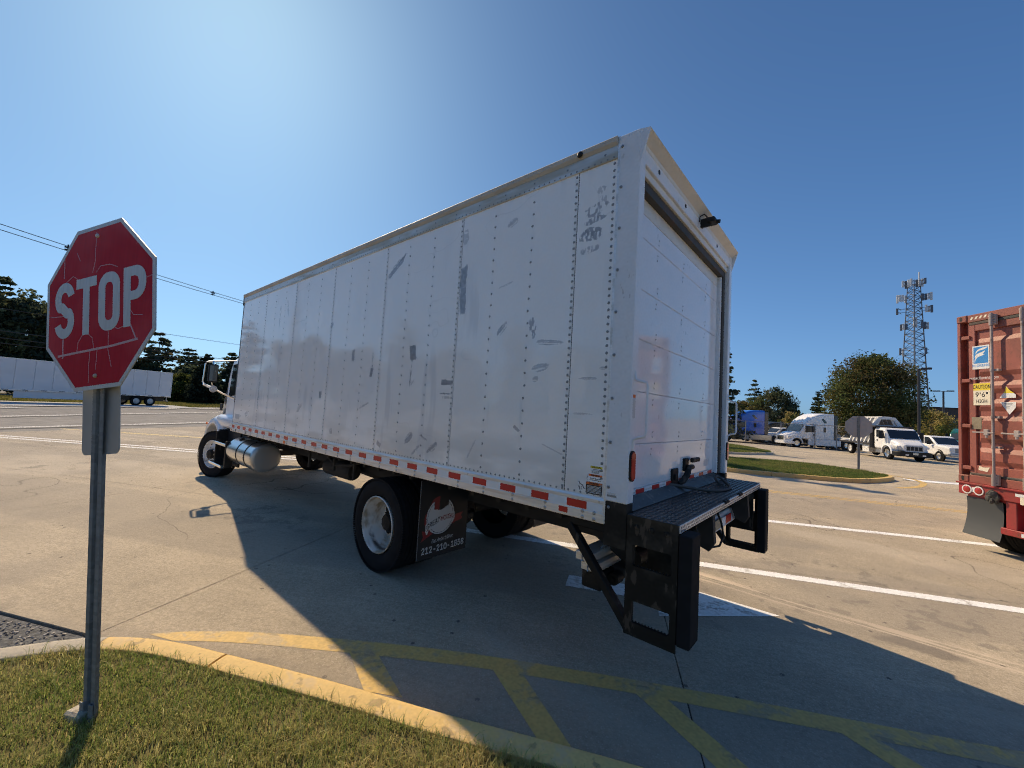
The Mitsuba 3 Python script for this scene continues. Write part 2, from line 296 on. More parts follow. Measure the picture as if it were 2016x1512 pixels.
mat('rim_dirty', mikit.proc(lambda p, n, uv: mix(mix((.66, .64, .58), (.34, .27, .18), smoothstep(.44, .72, fbm(p.x*13, p.y*6, p.z*6, 4))), (.03, .03, .028), .95*smoothstep(.10, .14, p.x)*smoothstep(.18, .15, p.x)*smoothstep(.55, .35, p.z+.25*fbm(p.y*25, p.z*25, p.x*25, 3)))), .45)
mat('rim_white', mikit.proc(lambda p, n, uv: mix((.72, .72, .70), (.36, .31, .25), smoothstep(.5, .75, fbm(p.x*9, p.y*9, p.z*9, 3)))), .4)
mat('tape_red', (.50, .025, .02), .3, clear=.3)
mat('tape_white', (.70, .73, .74), .35)
mat('lamp_red', (.38, .03, .02), .12, clear=1.0)
mat('lamp_clear', (.72, .72, .70), .1, clear=1.0)
mat('orange', (.80, .16, .03), .4); mat('yellow_print', (.80, .62, .05), .4); mat('white_print', (.78, .78, .76), .4); mat('black_print', (.02, .02, .022), .4)
mat('flap_black', (.012, .012, .013), .6); mat('flap_white', (.55, .55, .54), .5); mat('flap_red', (.22, .015, .018), .5)
mat('sign_red', mikit.proc(lambda p, n, uv: mix((.44, .014, .027), (.50, .055, .065), smoothstep(.35, .75, fbm(p.x*4, p.y*4, p.z*4, 3)+.25*(p.z-2.29)))*(.93+.1*noise((p.x*.38-p.y*.92)*170, p.z*4))), .6, spec=.15)
mat('sign_white', mikit.proc(lambda p, n, uv: mi.Color3f(.52, .53, .52)*(.88+.12*noise((p.x*.38-p.y*.92)*170, p.z*5))), .35)
mat('sign_crack', (.52, .30, .31), .5)
mat('sign_back', mikit.proc(lambda p, n, uv: mi.Color3f(.40, .40, .38)*(.85+.25*fbm(p.x*9, p.y*9, p.z*2, 3))), .45, metal=.5)
mat('glass_dark', (.018, .022, .026), .04, spec=.8); mat('glass_mid', (.07, .085, .09), .05, spec=.9)
def rust(base, seed, amt=.5):
    def f(p, n, uv):
        d = fbm(p.x*3+seed, p.y*3, p.z*3, 4); r = smoothstep(.58, .72, fbm(p.x*8, p.y*8+seed, p.z*5, 4)); sp = smoothstep(.66, .74, fbm(p.x*38, p.y*38, p.z*38, 3))
        c = mi.Color3f(base)*(.80+.4*d)
        c = mix(c, mi.Color3f(base)*1.45+mi.Color3f(.05, .04, .035), .35*smoothstep(.5, .7, fbm(p.x*5, p.y*5, p.z*1.2+seed, 3)))
        rn = smoothstep(.58, .70, fbm((p.x-p.y)*16+seed, p.z*1.1, seed, 3)); c = mix(c, (.15, .065, .04), .5*amt*rn)
        return mix(c, (.13, .06, .035), amt*r+.3*sp)
    return mikit.proc(f)
mat('container_red', rust((.29, .088, .064), 1.0, .42), .55)
mat('chassis_red', rust((.34, .035, .035), 6.0, .5), .45)
mat('bar_grey', rust((.36, .31, .29), 9.0, .45), .5)
mat('gasket', rust((.055, .055, .05), 3.0, .3), .7)
mat('flap_grey', (.060, .066, .069), .6)
mat('logo_blue', (.05, .26, .62), .4); mat('plate_cream', (.78, .72, .56), .5); mat('metal_plate', rust((.26, .22, .15), 2.0, .3), .5)
mat('veh_blue', (.02, .13, .58), .16, spec=.6, clear=.6); mat('veh_green', (.012, .10, .075), .16, clear=.6); mat('veh_black', (.02, .022, .025), .15, clear=.6)
mat('veh_grey', (.24, .25, .26), .2, clear=.5); mat('veh_silver', (.50, .51, .52), .2, metal=.3, clear=.5); mat('veh_red', (.26, .02, .02), .2, clear=.5)
mat('board_grey', (.20, .20, .195), .5); mat('fence_mesh', (.40, .41, .41), .5, metal=.2)
mat('bed_dark', (.035, .034, .036), .6); mat('rack_white', (.74, .73, .70), .5); mat('box_grey', (.56, .55, .53), .45)
mat('tower_steel', (.13, .15, .18), .5, metal=.3); mat('antenna', (.60, .62, .62), .5); mat('pole_dark', (.035, .034, .035), .5)
mat('fence_steel', (.22, .225, .23), .45, metal=.3); mat('wire_black', (.03, .03, .03), .6); mat('wood_pole', (.13, .10, .075), .9)
mat('brick_dark', (.075, .06, .055), .9); mat('trailer_white', mikit.proc(lambda p, n, uv: mi.Color3f(.66, .67, .68)*(.9+.14*fbm(p.x*.6, p.y*.6, p.z*1.5, 3))), .3)

# ------------------------------------------------------------------ the ground
def hz(x, y=0): return -0.013*np.clip(np.asarray(x, float)-20, 0, 60)
def e2w(a, b): return np.array([a*E1[0]+b*E2[0], a*E1[1]+b*E2[1]])
def sheet(poly, z, step=None):
    """a flat polygon as a sheet z above the lie of the land"""
    m = M()
    if step:
        x0, y0, x1, y1 = poly.bounds; cells = []
        for x in np.arange(x0, x1, step): cells.append(poly.intersection(sbox(x, y0-1, x+step, y1+1)))
        for c in cells:
            for g in getattr(c, 'geoms', [c]):
                if g.geom_type == 'Polygon': m.flat(g, (0, 0, 0), (1, 0, 0), (0, 1, 0))
    else: m.flat(poly, (0, 0, 0), (1, 0, 0), (0, 1, 0))
    return m.mapz(lambda x, y: hz(x)+z)
xs = np.r_[-900, -300, -60, 0, 20, 30, 40, 50, 60, 70, 80, 200, 400, 900]; ys = np.array([-900, -200, -40, 0, 40, 200, 900])
gx, gy = np.meshgrid(xs, ys, indexing='ij'); gv = np.stack([gx, gy, hz(gx)-.06], -1).reshape(-1, 3)
gi, gj = np.meshgrid(np.arange(len(xs)-1), np.arange(len(ys)-1), indexing='ij'); k_ = len(ys)
struct('ground', M().add(gv, np.stack([gi*k_+gj, (gi+1)*k_+gj, (gi+1)*k_+gj+1, gi*k_+gj+1], -1).reshape(-1, 4)), 'ground_mat')

# kerb line of the near grass bank (outer edge), and its inner edge 0.15 m further in
KO = np.array([(-9.0, 5.6), (-6.0, 4.5), (-4.2, 3.72), (-3.2, 3.28), (-2.52, 2.98), (-2.3, 2.88), (-2.14, 2.79), (-2.0, 2.68), (-1.86, 2.53), (-1.72, 2.33), (-1.57, 2.05), (-1.42, 1.75), (-1.07, 1.03), (-.82, .48), (-.57, -.03), (-.33, -.54), (.1, -1.45), (.62, -2.55), (1.6, -4.6), (4.0, -9.6)])
from scipy.interpolate import CubicSpline
_s = np.r_[0, np.cumsum(np.linalg.norm(np.diff(KO, axis=0), axis=1))]; _cs = CubicSpline(_s, KO)
def kerbpt(s): return _cs(s)
_sgn = 1.0
def kerbn(s): d = _cs(s, 1); d = d/np.linalg.norm(d, axis=-1, keepdims=True); return _sgn*np.stack([d[..., 1], -d[..., 0]], -1)   # towards the grass
if kerbn(np.array(12.0)) @ (np.array([-2.5, -1.3])-_cs(12.0)) < 0: _sgn = -1.0
_dense = np.linspace(0, _s[-1], 900); _pts = kerbpt(_dense)
def sat(pt): return _dense[np.argmin(np.linalg.norm(_pts-np.asarray(pt), axis=1))]
S_grey, S_joint, S_near = sat((-2.02, 2.69)), sat((-1.51, 1.94)), sat((-.2, -.8))
_q = np.linspace(0, _s[-1], 300); outer = kerbpt(_q); innr = outer+kerbn(_q)*.155
grass_poly = Polygon(list(map(tuple, innr))+[(2.0, -14), (-14, -14), (-14, 5)]).buffer(0)
bank_poly = Polygon(list(map(tuple, outer))+[(2.0, -14), (-14, -14), (-14, 5)]).buffer(0)
rng = np.random.default_rng(5)
def kerb_stone(s0, s1, mt, label):
    m = M(); n = max(6, int((s1-s0)/.06)); ss = np.linspace(s0, s1, n)
    prof = [(.155, .02), (.155, .104), (.148, .110), (.10, .115), (.05, .117), (.024, .114), (.010, .106), (.002, .092), (0, .05), (-.008, -.02)]
    P, N = kerbpt(ss), kerbn(ss); R = []
    for k, s in enumerate(ss):
        w = .004*(meshkit.fbm(np.array([[s*3, .3, .2]]))[0]-.5)
        R.append([(P[k, 0]+N[k, 0]*(o+w), P[k, 1]+N[k, 1]*(o+w), z+w*.6) for o, z in prof])
    R = np.array(R); a, b = R.shape[:2]; i, j = np.meshgrid(np.arange(a-1), np.arange(b-1), indexing='ij')
    q = np.stack([i*b+j, i*b+j+1, (i+1)*b+j+1, (i+1)*b+j], -1).reshape(-1, 4)
    v = R.reshape(-1, 3); e = np.arange(b-2)
    caps = np.vstack([np.stack([np.zeros(b-2, int), e+1, e+2], 1), np.stack([np.full(b-2, (a-1)*b), (a-1)*b+e+2, (a-1)*b+e+1], 1)])
    m.add(v, np.vstack([q[:, [0, 1, 2]], q[:, [0, 2, 3]], caps]))
    return put('kerb_stone', m, mt, 40, 'kerb', label=label)
labels['kerb'] = {'kind': 'structure'}
kerb_stone(.5, S_grey-.004, 'kerb_grey', 'unpainted grey kerb section')
kerb_stone(S_grey+.002, S_joint-.009, 'kerb_yellow', 'short yellow painted kerb section')
kerb_stone(S_joint+.009, S_near+3.0, 'kerb_yellow', 'long yellow painted kerb section')
kerb_stone(S_near+3.02, _s[-1], 'kerb_yellow', None)

# near grass bank: soil sheet and blades
def bumpy(poly, z, step, amp, seed):
    x0, y0, x1, y1 = poly.bounds; m = M()
    g = trimesh.creation.triangulate_polygon(poly.simplify(.01), engine='earcut')
    t = trimesh.Trimesh(np.c_[g[0], np.zeros(len(g[0]))], g[1], process=True)
    for _ in range(8):
        L = t.edges_unique_length.max()
        if L < step or len(t.faces) > 60000: break
        t = t.subdivide()
    v = t.vertices; v[:, 2] = z+amp*(meshkit.fbm(np.c_[v[:, :2]*1.7, np.full(len(v), seed)], 3)-.5)
    return m.add(v, t.faces)
struct('grass_bank', bumpy(grass_poly, .085, .35, .03, 3.0), 'turf_soil', True)
def blades(poly, n, h, w, z, seed, green, straw, mixlo, lean=.6):
    r = np.random.default_rng(seed); x0, y0, x1, y1 = poly.bounds
    from shapely import contains_xy
    p = np.c_[r.uniform(x0, x1, n), r.uniform(y0, y1, n)]; p = p[contains_xy(poly, p[:, 0], p[:, 1])]; n = len(p)
    cl = meshkit.fbm(np.c_[p*2.2, np.full(n, seed*1.0)], 3); cl2 = meshkit.fbm(np.c_[p*9, np.full(n, seed+3.0)], 2)
    keep = r.random(n) < np.clip(-.15+2.1*cl2, .12, 1); p, cl, cl2 = p[keep], cl[keep], cl2[keep]; n = len(p)
    a = r.uniform(0, 2*PI, n); hh = h*r.uniform(.45, 1.15, n)*(.65+.7*cl); d = np.c_[np.cos(a), np.sin(a)]
    ln = lean*r.uniform(.2, 1.3, n)*hh; sd = np.c_[-d[:, 1], d[:, 0]]*w*.5
    b = r.normal(0, .25, n); sd = sd*np.cos(b)[:, None]
    zz = z+hz(p[:, 0]); V = np.zeros((n, 5, 3))
    V[:, 0, :2] = p-sd; V[:, 1, :2] = p+sd; V[:, 2, :2] = p-sd*.8+d*ln[:, None]*.35; V[:, 3, :2] = p+sd*.8+d*ln[:, None]*.35; V[:, 4, :2] = p+d*ln[:, None]
    V[:, 0, 2] = V[:, 1, 2] = zz-.012; V[:, 2, 2] = V[:, 3, 2] = zz+hh*.6; V[:, 4, 2] = zz+hh
    f = np.array([[0, 1, 3], [0, 3, 2], [2, 3, 4]]); Fc = (np.arange(n)[:, None, None]*5+f).reshape(-1, 3)
    t = np.clip(mixlo+1.0*(cl-.5)+r.normal(0, .22, n), 0, 1)[:, None]; tone = r.uniform(.7, 1.25, n)[:, None]
    c = np.clip((np.array(green)*(1-t)+np.array(straw)*t)*tone, 0, .9)
    return (V.reshape(-1, 3), Fc), np.repeat(c, 5, 0)
vis = Polygon([(-4.4, 3.9), (-2.4, 2.95), (-1.6, 2.2), (-.4, -.3), (.3, -2.0), (-1.5, -2.3), (-2.6, -.5), (-3.6, .6)])
(gm, gc) = blades(grass_poly.intersection(vis).buffer(-.003), 300000, .040, .0044, .089, 11, (.23, .32, .075), (.66, .54, .26), .40, 1.1)
inner = grass_poly.intersection(vis); edge = inner.intersection(grass_poly.exterior.buffer(.05)).union(vis.intersection(bank_poly.intersection(grass_poly.exterior.buffer(.022))))
(g2, c2_) = blades(edge, 60000, .060, .0040, .098, 12, (.20, .30, .07), (.60, .50, .24), .35, 1.3)
(g3, c3_) = blades(inner.buffer(-.05), 9000, .072, .0050, .092, 13, (.17, .28, .06), (.72, .62, .34), .5, 1.4)
_n1, _n2 = len(gm[0]), len(g2[0]); gm = (np.vstack([gm[0], g2[0], g3[0]]), np.vstack([gm[1], g2[1]+_n1, g3[1]+_n1+_n2])); gc = np.vstack([gc, c2_, c3_])
k = put('lawn_grass', trimesh.Trimesh(*gm, process=False), 'blade', color=gc); tag(k, 'short dry green lawn grass behind the near yellow kerb', 'grass', kind='stuff')
# concrete apron: one slab after the other, joints open between them
road_edge = 21.3
aA = [-40, -31, -22, -13, -4.13, -.48, 3.17, 7.0, 10.8, 14.6, 18.4, 22.2, 26, 29.8, 33.6, 37.4, 41.2, 45, 48.8, 52.6, 56.4, 60.2, 64]
bB = [-30, -26.4, -22, -17.6, -13.2, -8.85, -4.45, -.586, 3.655, 8.25, 12.12, 16.4, road_edge]
isl1 = np.array([(12.2, 7.4), (13.6, 4.6), (14.32, 3.01), (14.62, 2.0), (15.1, .75), (15.6, -.45), (16.25, -1.25), (17.1, -1.72), (18.0, -2.05), (18.9, -2.28), (19.35, -2.2), (19.75, -1.95), (20.6, -1.2), (21.7, .3), (21.6, 1.4), (20.36, 3.1), (18.9, 5.4), (17.4, 8.2)])
isl2 = np.array([(24.0, 6.2), (24.5, 4.95), (26.0, 4.0), (28.0, 3.35), (29.9, 3.12), (31.2, 3.35), (33.2, 4.34), (35.6, 5.5), (37.4, 6.6), (40, 9.5), (38, 12.5), (30, 12.0), (25, 10)])
island1, island2 = Polygon(isl1).buffer(.001).simplify(.01), Polygon(isl2)
apron = Polygon([e2w(-.48, -30), e2w(64, -30), e2w(64, road_edge), e2w(-.48, road_edge)]).difference(bank_poly.buffer(-.05)).difference(island1.buffer(-.12)).difference(island2.buffer(-.12))
labels['pavement'] = {'kind': 'structure'}
for i in range(len(aA)-1):
    for j in range(len(bB)-1):
        if aA[i] < -.5: continue
        cell = Polygon([e2w(aA[i], bB[j]), e2w(aA[i+1], bB[j]), e2w(aA[i+1], bB[j+1]), e2w(aA[i], bB[j+1])])
        c = cell.centroid; d_ = np.array([c.x, c.y])-CAM[:2]; f2 = _f[:2]/np.linalg.norm(_f[:2])
        if d_@f2 < -6: continue
        g_ = apron.intersection(cell.buffer(-.004, join_style=2))
        for g in getattr(g_, 'geoms', [g_]):
            if g.geom_type != 'Polygon' or g.area < .05: continue
            m = M(); near = c.distance(Point(CAM[0], CAM[1])) < 14
            if near:                                                         # chipped arrises
                ring = []; r_ = np.random.default_rng(i*31+j)
                line = g.exterior; L = line.length
                for s in np.arange(0, L, .07):
                    q = line.interpolate(s); w = .004*max(0, meshkit.noise(np.array([[q.x*4, q.y*4, 1.]]))[0]-.45)*(1+2*(r_.random() > .93))
                    v_ = np.array([g.centroid.x-q.x, g.centroid.y-q.y]); v_ /= np.linalg.norm(v_); ring.append((q.x+v_[0]*w, q.y+v_[1]*w))
                gg = Polygon(ring, [list(h.coords) for h in g.interiors]).buffer(0)
                if gg.geom_type != 'Polygon': gg = g
            else: gg = g
            t = trimesh.creation.extrude_polygon(gg, .05, engine='earcut'); v = t.vertices.copy(); v[:, 2] += hz(v[:, 0])-.05
            m.add(v, t.faces); put('slab', m, 'concrete', False, 'pavement')
joint_fill = sheet(apron, -.012, 6.0); k = put('joint_filler', joint_fill, 'joint_fill', parent='pavement')
# broken asphalt of the drive on the left, the main road, the lot behind the fence, the far verge
W_ = lambda *pts: Polygon([tuple(p) for p in pts])
drive = W_(e2w(-.5, -2), e2w(-.5, road_edge), e2w(-40, road_edge), e2w(-40, -2)).difference(bank_poly.buffer(-.03))
struct('side_drive', sheet(drive, -.012), 'asphalt_old')
ch = M(); r_ = np.random.default_rng(3)                                       # loose chippings along the broken edge
for _ in range(420):
    a_, b_ = -.52-abs(r_.normal(0, .16)), r_.uniform(2.6, 4.6); q = e2w(a_, b_)
    if bank_poly.contains(Point(q)): continue
    s = r_.uniform(.005, .016); pts = r_.normal(0, 1, (7, 3)); pts /= np.linalg.norm(pts, axis=1, keepdims=True); h = trimesh.convex.convex_hull(pts*s*np.array([1, 1, .6]))
    ch.add(h.vertices+np.array([q[0], q[1], -.01+s*.3]), h.faces)
k = put('loose_gravel', ch, 'gravel'); tag(k, 'loose chippings along the broken asphalt edge beside the kerb', 'gravel', kind='stuff')
far0, far1 = np.array([-4.21, 47.28]), np.array([13.35, 60.2]); fd = (far1-far0)/np.linalg.norm(far1-far0)
road = W_(e2w(-160, road_edge+.004), e2w(200, road_edge+.004), far0+fd*220, far0-fd*160)
struct('road', sheet(road, -.004), 'asphalt')
verge = W_(far0-fd*200+(0, .0), far0+fd*260, far0+fd*260+np.array([-60, 90]), far0-fd*200+np.array([-60, 90]))
struct('verge', sheet(verge, -.02), 'verge_turf')
tr_o = np.array([-4.55, 53.99]); tr_d = np.array([.922, .388]); tr_n = np.array([-.388, .922])
struct('service_lane', sheet(W_(tr_o-tr_d*60-tr_n*7.5, tr_o+tr_d*13.5-tr_n*5.0, tr_o+tr_d*15.5+tr_n*4, tr_o-tr_d*60+tr_n*4), .004), 'asphalt')

def strip(p0, p1, w, z=.002, mt='line_white', key='painted_line', label=None):
    p0, p1 = np.array(p0, float), np.array(p1, float); d = (p1-p0)/np.linalg.norm(p1-p0); n = np.array([-d[1], d[0]])*w/2
    k = struct(key, sheet(W_(p0+n, p1+n, p1-n, p0-n), z, 4.0 if max(p0[0], p1[0]) > 20 else None), mt)
    if label: labels[k]['label'] = label
    return k
strip((1.74, 3.52), (5.9, -5.35), .17, label='nearer white lane line running under the truck')
strip((3.5, 6.65), (9.7, -5.55), .19, label='white lane line beyond the truck deck')
strip((6.9, 10.9), (14.2, -8.1), .10, mt='line_yellow', label='left of the two thin yellow lines')
strip((7.12, 11.0), (14.42, -8.0), .10, mt='line_yellow', label='right of the two thin yellow lines')
for o in (-.17, .17): strip((-4.05+o, 21.6+o*.6), (3.2+o, 11.1+o*.6), .16, .003, 'line_far')
strip((-1.7, 23.7), (2.6, 18.2), .2, .005, 'line_far_yellow')
strip((-12, 19.0), (30, 45.1), .26, .003, 'line_far')
strip((-12, 23.6), (40, 78.7), .3, .003, 'line_far')
strip(far0-fd*40, far0+fd*60, .5, .003, 'line_far')
for q0, q1 in [((-7.5, 41.2), (-3.2, 44.6)), ((4.4, 50.1), (7.0, 52.0)), ((9.2, 53.8), (13.5, 57))]: strip(q0, q1, .8, .003, 'line_far')   # arrows and dashes seen almost edge-on
strip((20.0, -2.7), (22.4, -6.6), .75, label='short wide white bar past the island')
ax_o, ax_d = np.array([1.5, 1.18]), np.array([.42, -.907]); ax_n = np.array([.907, .42])
A_ = lambda al, pe: ax_o+ax_d*al+ax_n*pe
k = struct('painted_arrow', sheet(W_(A_(0, -.155), A_(.93, -.15), A_(.93, -.47), A_(2.08, 0), A_(.93, .47), A_(.93, .15), A_(0, .15)), .0022), 'line_white'); labels[k]['label'] = 'white straight arrow under the truck tail'
up = [(-1.80, 2.80), (-1.70, 2.75), (-1.51, 2.59), (-1.26, 2.34), (-1.10, 2.14), (-.82, 1.79), (-.64, 1.55), (-.35, 1.15), (-.11, .78), (.11, .42), (.21, .25), (.40, -.07), (.58, -.39), (.82, -.82), (1.02, -1.19), (1.16, -1.45), (1.49, -2.05), (2.6, -4.1)]
lo = [(2.45, -4.15), (1.35, -2.12), (1.02, -1.51), (.88, -1.25), (.44, -.45), (.25, -.10), (-.03, .36), (-.24, .71), (-.49, 1.07), (-.75, 1.43), (-.94, 1.68), (-1.13, 1.93), (-1.33, 2.19), (-1.55, 2.44), (-1.69, 2.57)]
def smoothline(p, n=60):
    p = np.array(p); s = np.r_[0, np.cumsum(np.linalg.norm(np.diff(p, axis=0), axis=1))]; c = np.array([np.interp(np.linspace(0, s[-1], n), s, p[:, k]) for k in (0, 1)]).T
    for _ in range(3): c[1:-1] = .25*c[:-2]+.5*c[1:-1]+.25*c[2:]
    return [tuple(q) for q in c]
band = Polygon(smoothline(up)+smoothline(lo)).buffer(0)
bars = [W_((-.84, 1.58), (-.98, 1.12), (-.84, .90), (-.70, 1.44)), W_((-.20, .76), (-.53, .02), (-.42, -.10), (-.10, .54)), W_((.30, -.10), (.02, -.74), (.13, -.90), (.40, -.26)), W_((.86, -1.20), (.56, -1.86), (.68, -2.0), (.97, -1.34)), W_((1.40, -2.25), (1.1, -2.9), (1.2, -3.05), (1.5, -2.4))]
hatch = unary_union([band]+bars).difference(bank_poly)
k = struct('hatched_marking', sheet(hatch, .0018), 'line_yellow'); labels[k]['label'] = 'yellow hatched marking along the kerb'
arc = LineString(smoothline([(16.3, -2.2), (17.0, -2.62), (17.9, -2.92), (19.3, -3.1), (20.4, -2.95), (21.4, -2.5), (22.2, -1.9)], 40)).buffer(.09, cap_style=2)
k = struct('nose_marking', sheet(arc.difference(island1), .004, 2.0), 'line_yellow'); labels[k]['label'] = 'thin yellow curve round the island nose'

def island(key, poly, h, paint, label):
    k = thing(key, label, 'traffic island'); ring = poly.buffer(-.16)
    top = M(); L = poly.exterior.length; N = int(L/.35); cuts = np.linspace(0, L, max(2, int(L/3.2))+1)
    line = poly.exterior if poly.exterior.is_ccw else Polygon(poly.exterior.coords[::-1]).exterior
    for c0, c1 in zip(cuts[:-1], cuts[1:]):
        ss = np.linspace(c0+.008, c1-.008, 12); R = []
        for s in ss:
            q, q2 = line.interpolate(s % L), line.interpolate((s+.02) % L); d = np.array([q2.x-q.x, q2.y-q.y]); d /= np.linalg.norm(d)+1e-9; n = np.array([-d[1], d[0]])
            R.append([(q.x+n[0]*o, q.y+n[1]*o, z+float(hz(q.x))) for o, z in ((.16, .02), (.16, h-.005), (.05, h), (.02, h-.005), (.004, h-.03), (0, -.03))])
        R = np.array(R); a, b = R.shape[:2]; i, j = np.meshgrid(np.arange(a-1), np.arange(b-1), indexing='ij')
        m = M().add(R.reshape(-1, 3), np.stack([i*b+j, (i+1)*b+j, (i+1)*b+j+1, i*b+j+1], -1).reshape(-1, 4)); put('kerb_stone', m, paint, 40, k)
    put('turf', sheet(ring.buffer(.02), h-.02, 3.0), 'turf_soil', parent=k); return k, ring
k1, r1 = island('grass_island', island1, .15, 'kerb_yellow', 'grass island with worn yellow kerb round the far stop sign')
k2, r2 = island('grass_island', island2, .14, 'kerb_grey', 'farther grass island with grey kerb in front of the fence')
(gm, gc) = blades(r1.intersection(sbox(13.5, -3, 23, 7)), 150000, .085, .012, .13, 21, (.12, .19, .05), (.36, .31, .13), .26, .7)
kk = put('grass', trimesh.Trimesh(*gm, process=False), 'blade', parent=k1, color=gc, kind='stuff')
(gm, gc) = blades(r2.intersection(sbox(24, 2, 41, 9)), 90000, .10, .022, .12, 22, (.12, .19, .05), (.36, .31, .13), .3, .7)
kk = put('grass', trimesh.Trimesh(*gm, process=False), 'blade', parent=k2, color=gc, kind='stuff')
vg = W_(far0+fd*2+(-.3, .4), far0+fd*40, far0+fd*40+(-12, 22), far0+fd*2+(-12, 22)).difference(W_(tr_o-tr_d*60-tr_n*7.6, tr_o+tr_d*13.6-tr_n*5.1, tr_o+tr_d*15.6+tr_n*4.2, tr_o-tr_d*60+tr_n*4.2))
(gm, gc) = blades(vg, 120000, .22, .05, -.02, 23, (.10, .12, .03), (.26, .22, .08), .4, .5)
kk = put('verge_grass', trimesh.Trimesh(*gm, process=False), 'blade', color=gc); tag(kk, 'rough grass verge across the road below the dark trees', 'grass', kind='stuff')

# ------------------------------------------------------------------ near stop sign
SC = np.array([-2.325, 1.869, 2.287]); SN = np.array([-.9219, -.3869, -.0209]); SR = np.array([.3818, -.9163, .1211]); SU = np.array([-.0660, .1037, .9924])
ss = thing('stop_sign', 'red octagonal stop sign with cracked face on a leaning grey post', 'stop sign')
def octagon(a): t = a*math.tan(PI/8); return Polygon([(-t, a), (t, a), (a, t), (a, -t), (t, -a), (-t, -a), (-a, -t), (-a, t)])
o8 = octagon(.457)
face = put('face', M().prism(o8.buffer(-.02), SC, SR, SU, -.001, .002), 'sign_red', parent=ss)
put('rim', M().prism(o8.difference(o8.buffer(-.0215)), SC, SR, SU, -.001, .0026), 'sign_white', parent=face)
put('backing', M().prism(o8, SC, SR, SU, -.004, -.0015), 'sign_back', parent=ss)
# letters of the old highway alphabet: condensed, even strokes
def stroke(l, w=.056): return l.buffer(w/2, cap_style=2, join_style=1)
H_, lw = .322, .176
def arcpts(cx, cy, rx, ry, a0, a1, n=18): return [(cx+rx*math.cos(math.radians(a)), cy+ry*math.sin(math.radians(a))) for a in np.linspace(a0, a1, n)]
def glyph(ch):
    h, w, s = H_, lw, .056; x1, y1 = w/2-s/2, h/2-s/2
    if ch == 'T': return unary_union([sbox(-w/2, h/2-s, w/2, h/2), sbox(-s/2, -h/2, s/2, h/2)])
    if ch == 'O': return sbox(-w/2, -h/2, w/2, h/2).buffer(-.08).buffer(.08).difference(sbox(-w/2+s, -h/2+s, w/2-s, h/2-s).buffer(-.03).buffer(.03))
    if ch == 'P':
        rb = lambda x0, y0, x1_, y1_, r: unary_union([sbox(x0, y0, x1_-r, y1_), sbox(x0, y0+r, x1_, y1_-r), Point(x1_-r, y0+r).buffer(r, 24), Point(x1_-r, y1_-r).buffer(r, 24)])
        bowl = rb(-w/2, -.022, w/2, h/2, .083).difference(rb(-w/2+s, .026, w/2-s, h/2-s+.002, .036))
        return unary_union([sbox(-w/2, -h/2, -w/2+s, h/2), bowl])
    q = (h-s)/4
    return stroke(LineString(arcpts(0, q, x1, q, 12, 180)+arcpts(0, q*.0+q, x1, q, 180, 225, 6)+[(-.02, .018), (.02, -.018)]+arcpts(0, -q, x1, q, 45, 0, 6)+arcpts(0, -q, x1, q, 0, -168)))
for ch, x in zip('STOP', (-.292, -.100, .094, .300)):
    put('letter', M().prism(affinity.translate(glyph(ch), x, .012), SC, SR, SU, .0021, .0031), 'sign_white', parent=face, label='white letter '+ch)
cr = []
cr += [stroke(LineString([(-.345, -.245), (-.1, -.240), (.12, -.236), (.325, -.222)]), .012)]
cr += [stroke(LineString([(-.30, -.15), (-.302, -.20), (-.298, -.25), (-.303, -.262)]), .010), stroke(LineString([(.265, -.135), (.29, -.18), (.315, -.225)]), .009)]
cr += [stroke(LineString([(-.303, .33), (-.30, .27), (-.304, .20)]), .005)]
for l in ([(-.12, -.14), (-.165, -.185), (-.175, -.24)], [(-.09, -.14), (-.04, -.175), (-.03, -.235)], [(.09, -.14), (.092, -.235)], [(-.06, -.245), (-.07, -.33), (-.07, -.42)], [(-.0, -.24), (-.01, -.35)], [(.085, -.236), (.12, -.35)],
          [(-.29, .17), (-.22, .20), (-.17, .17)], [(-.02, .19), (.02, .22), (.10, .215), (.16, .19)], [(.37, .09), (.44, .10)], [(-.02, .42), (-.03, .25), (-.05, .19)], [(.36, -.1), (.29, -.09), (.26, -.05), (.265, .01)], [(.31, .29), (.36, .34)], [(-.19, .33), (-.16, .28)], [(-.3, -.02), (-.42, -.01)], [(.12, -.13), (.17, -.15), (.22, -.14)]):
    cr.append(stroke(LineString(l), .0032))
for c_ in cr: put('crack', M().prism(c_.intersection(o8.buffer(-.022)), SC, SR, SU, .0020, .0024), 'sign_crack', parent=face)
for x, y in ((-.008, .395), (-.008, -.385)): put('bolt', M().lathe([(.012, 0), (.012, .004), (.008, .009), (0, .010)], SC+SR*x+SU*y+SN*.002, SN, 12), 'rim_dirty', 30, ss)
PB = np.array([-2.178, 1.800, .06]); PT = SC+SU*.40-SN*.016; pd = PT-PB; pl = np.linalg.norm(pd); pz = pd/pl
px = SR-pz*(SR@pz); px /= np.linalg.norm(px); py = np.cross(pz, px)          # py points away from the face
uch = Polygon([(-.045, .0), (-.045, .004), (-.020, .004), (-.013, .036), (.013, .036), (.020, .004), (.045, .004), (.045, .0), (.017, .0), (.010, .031), (-.010, .031), (-.017, .0)])
post = M(); cut = .28
sg = 1 if py @ SN < 0 else -1
post.prism(affinity.scale(uch, 1, -1, origin=(0, 0)), PB, px, np.cross(pz, px), 0, pl) if sg < 0 else post.prism(uch, PB, px, py, 0, pl)
put('post', post, 'galv', parent=ss)
st = M(); st.prism(affinity.scale(uch, 1.15, 1.2*(1 if sg > 0 else -1), origin=(0, 0)), PB-py*sg*.012, px, py, -.05, .12); put('anchor_stub', st, 'galv', parent=ss)
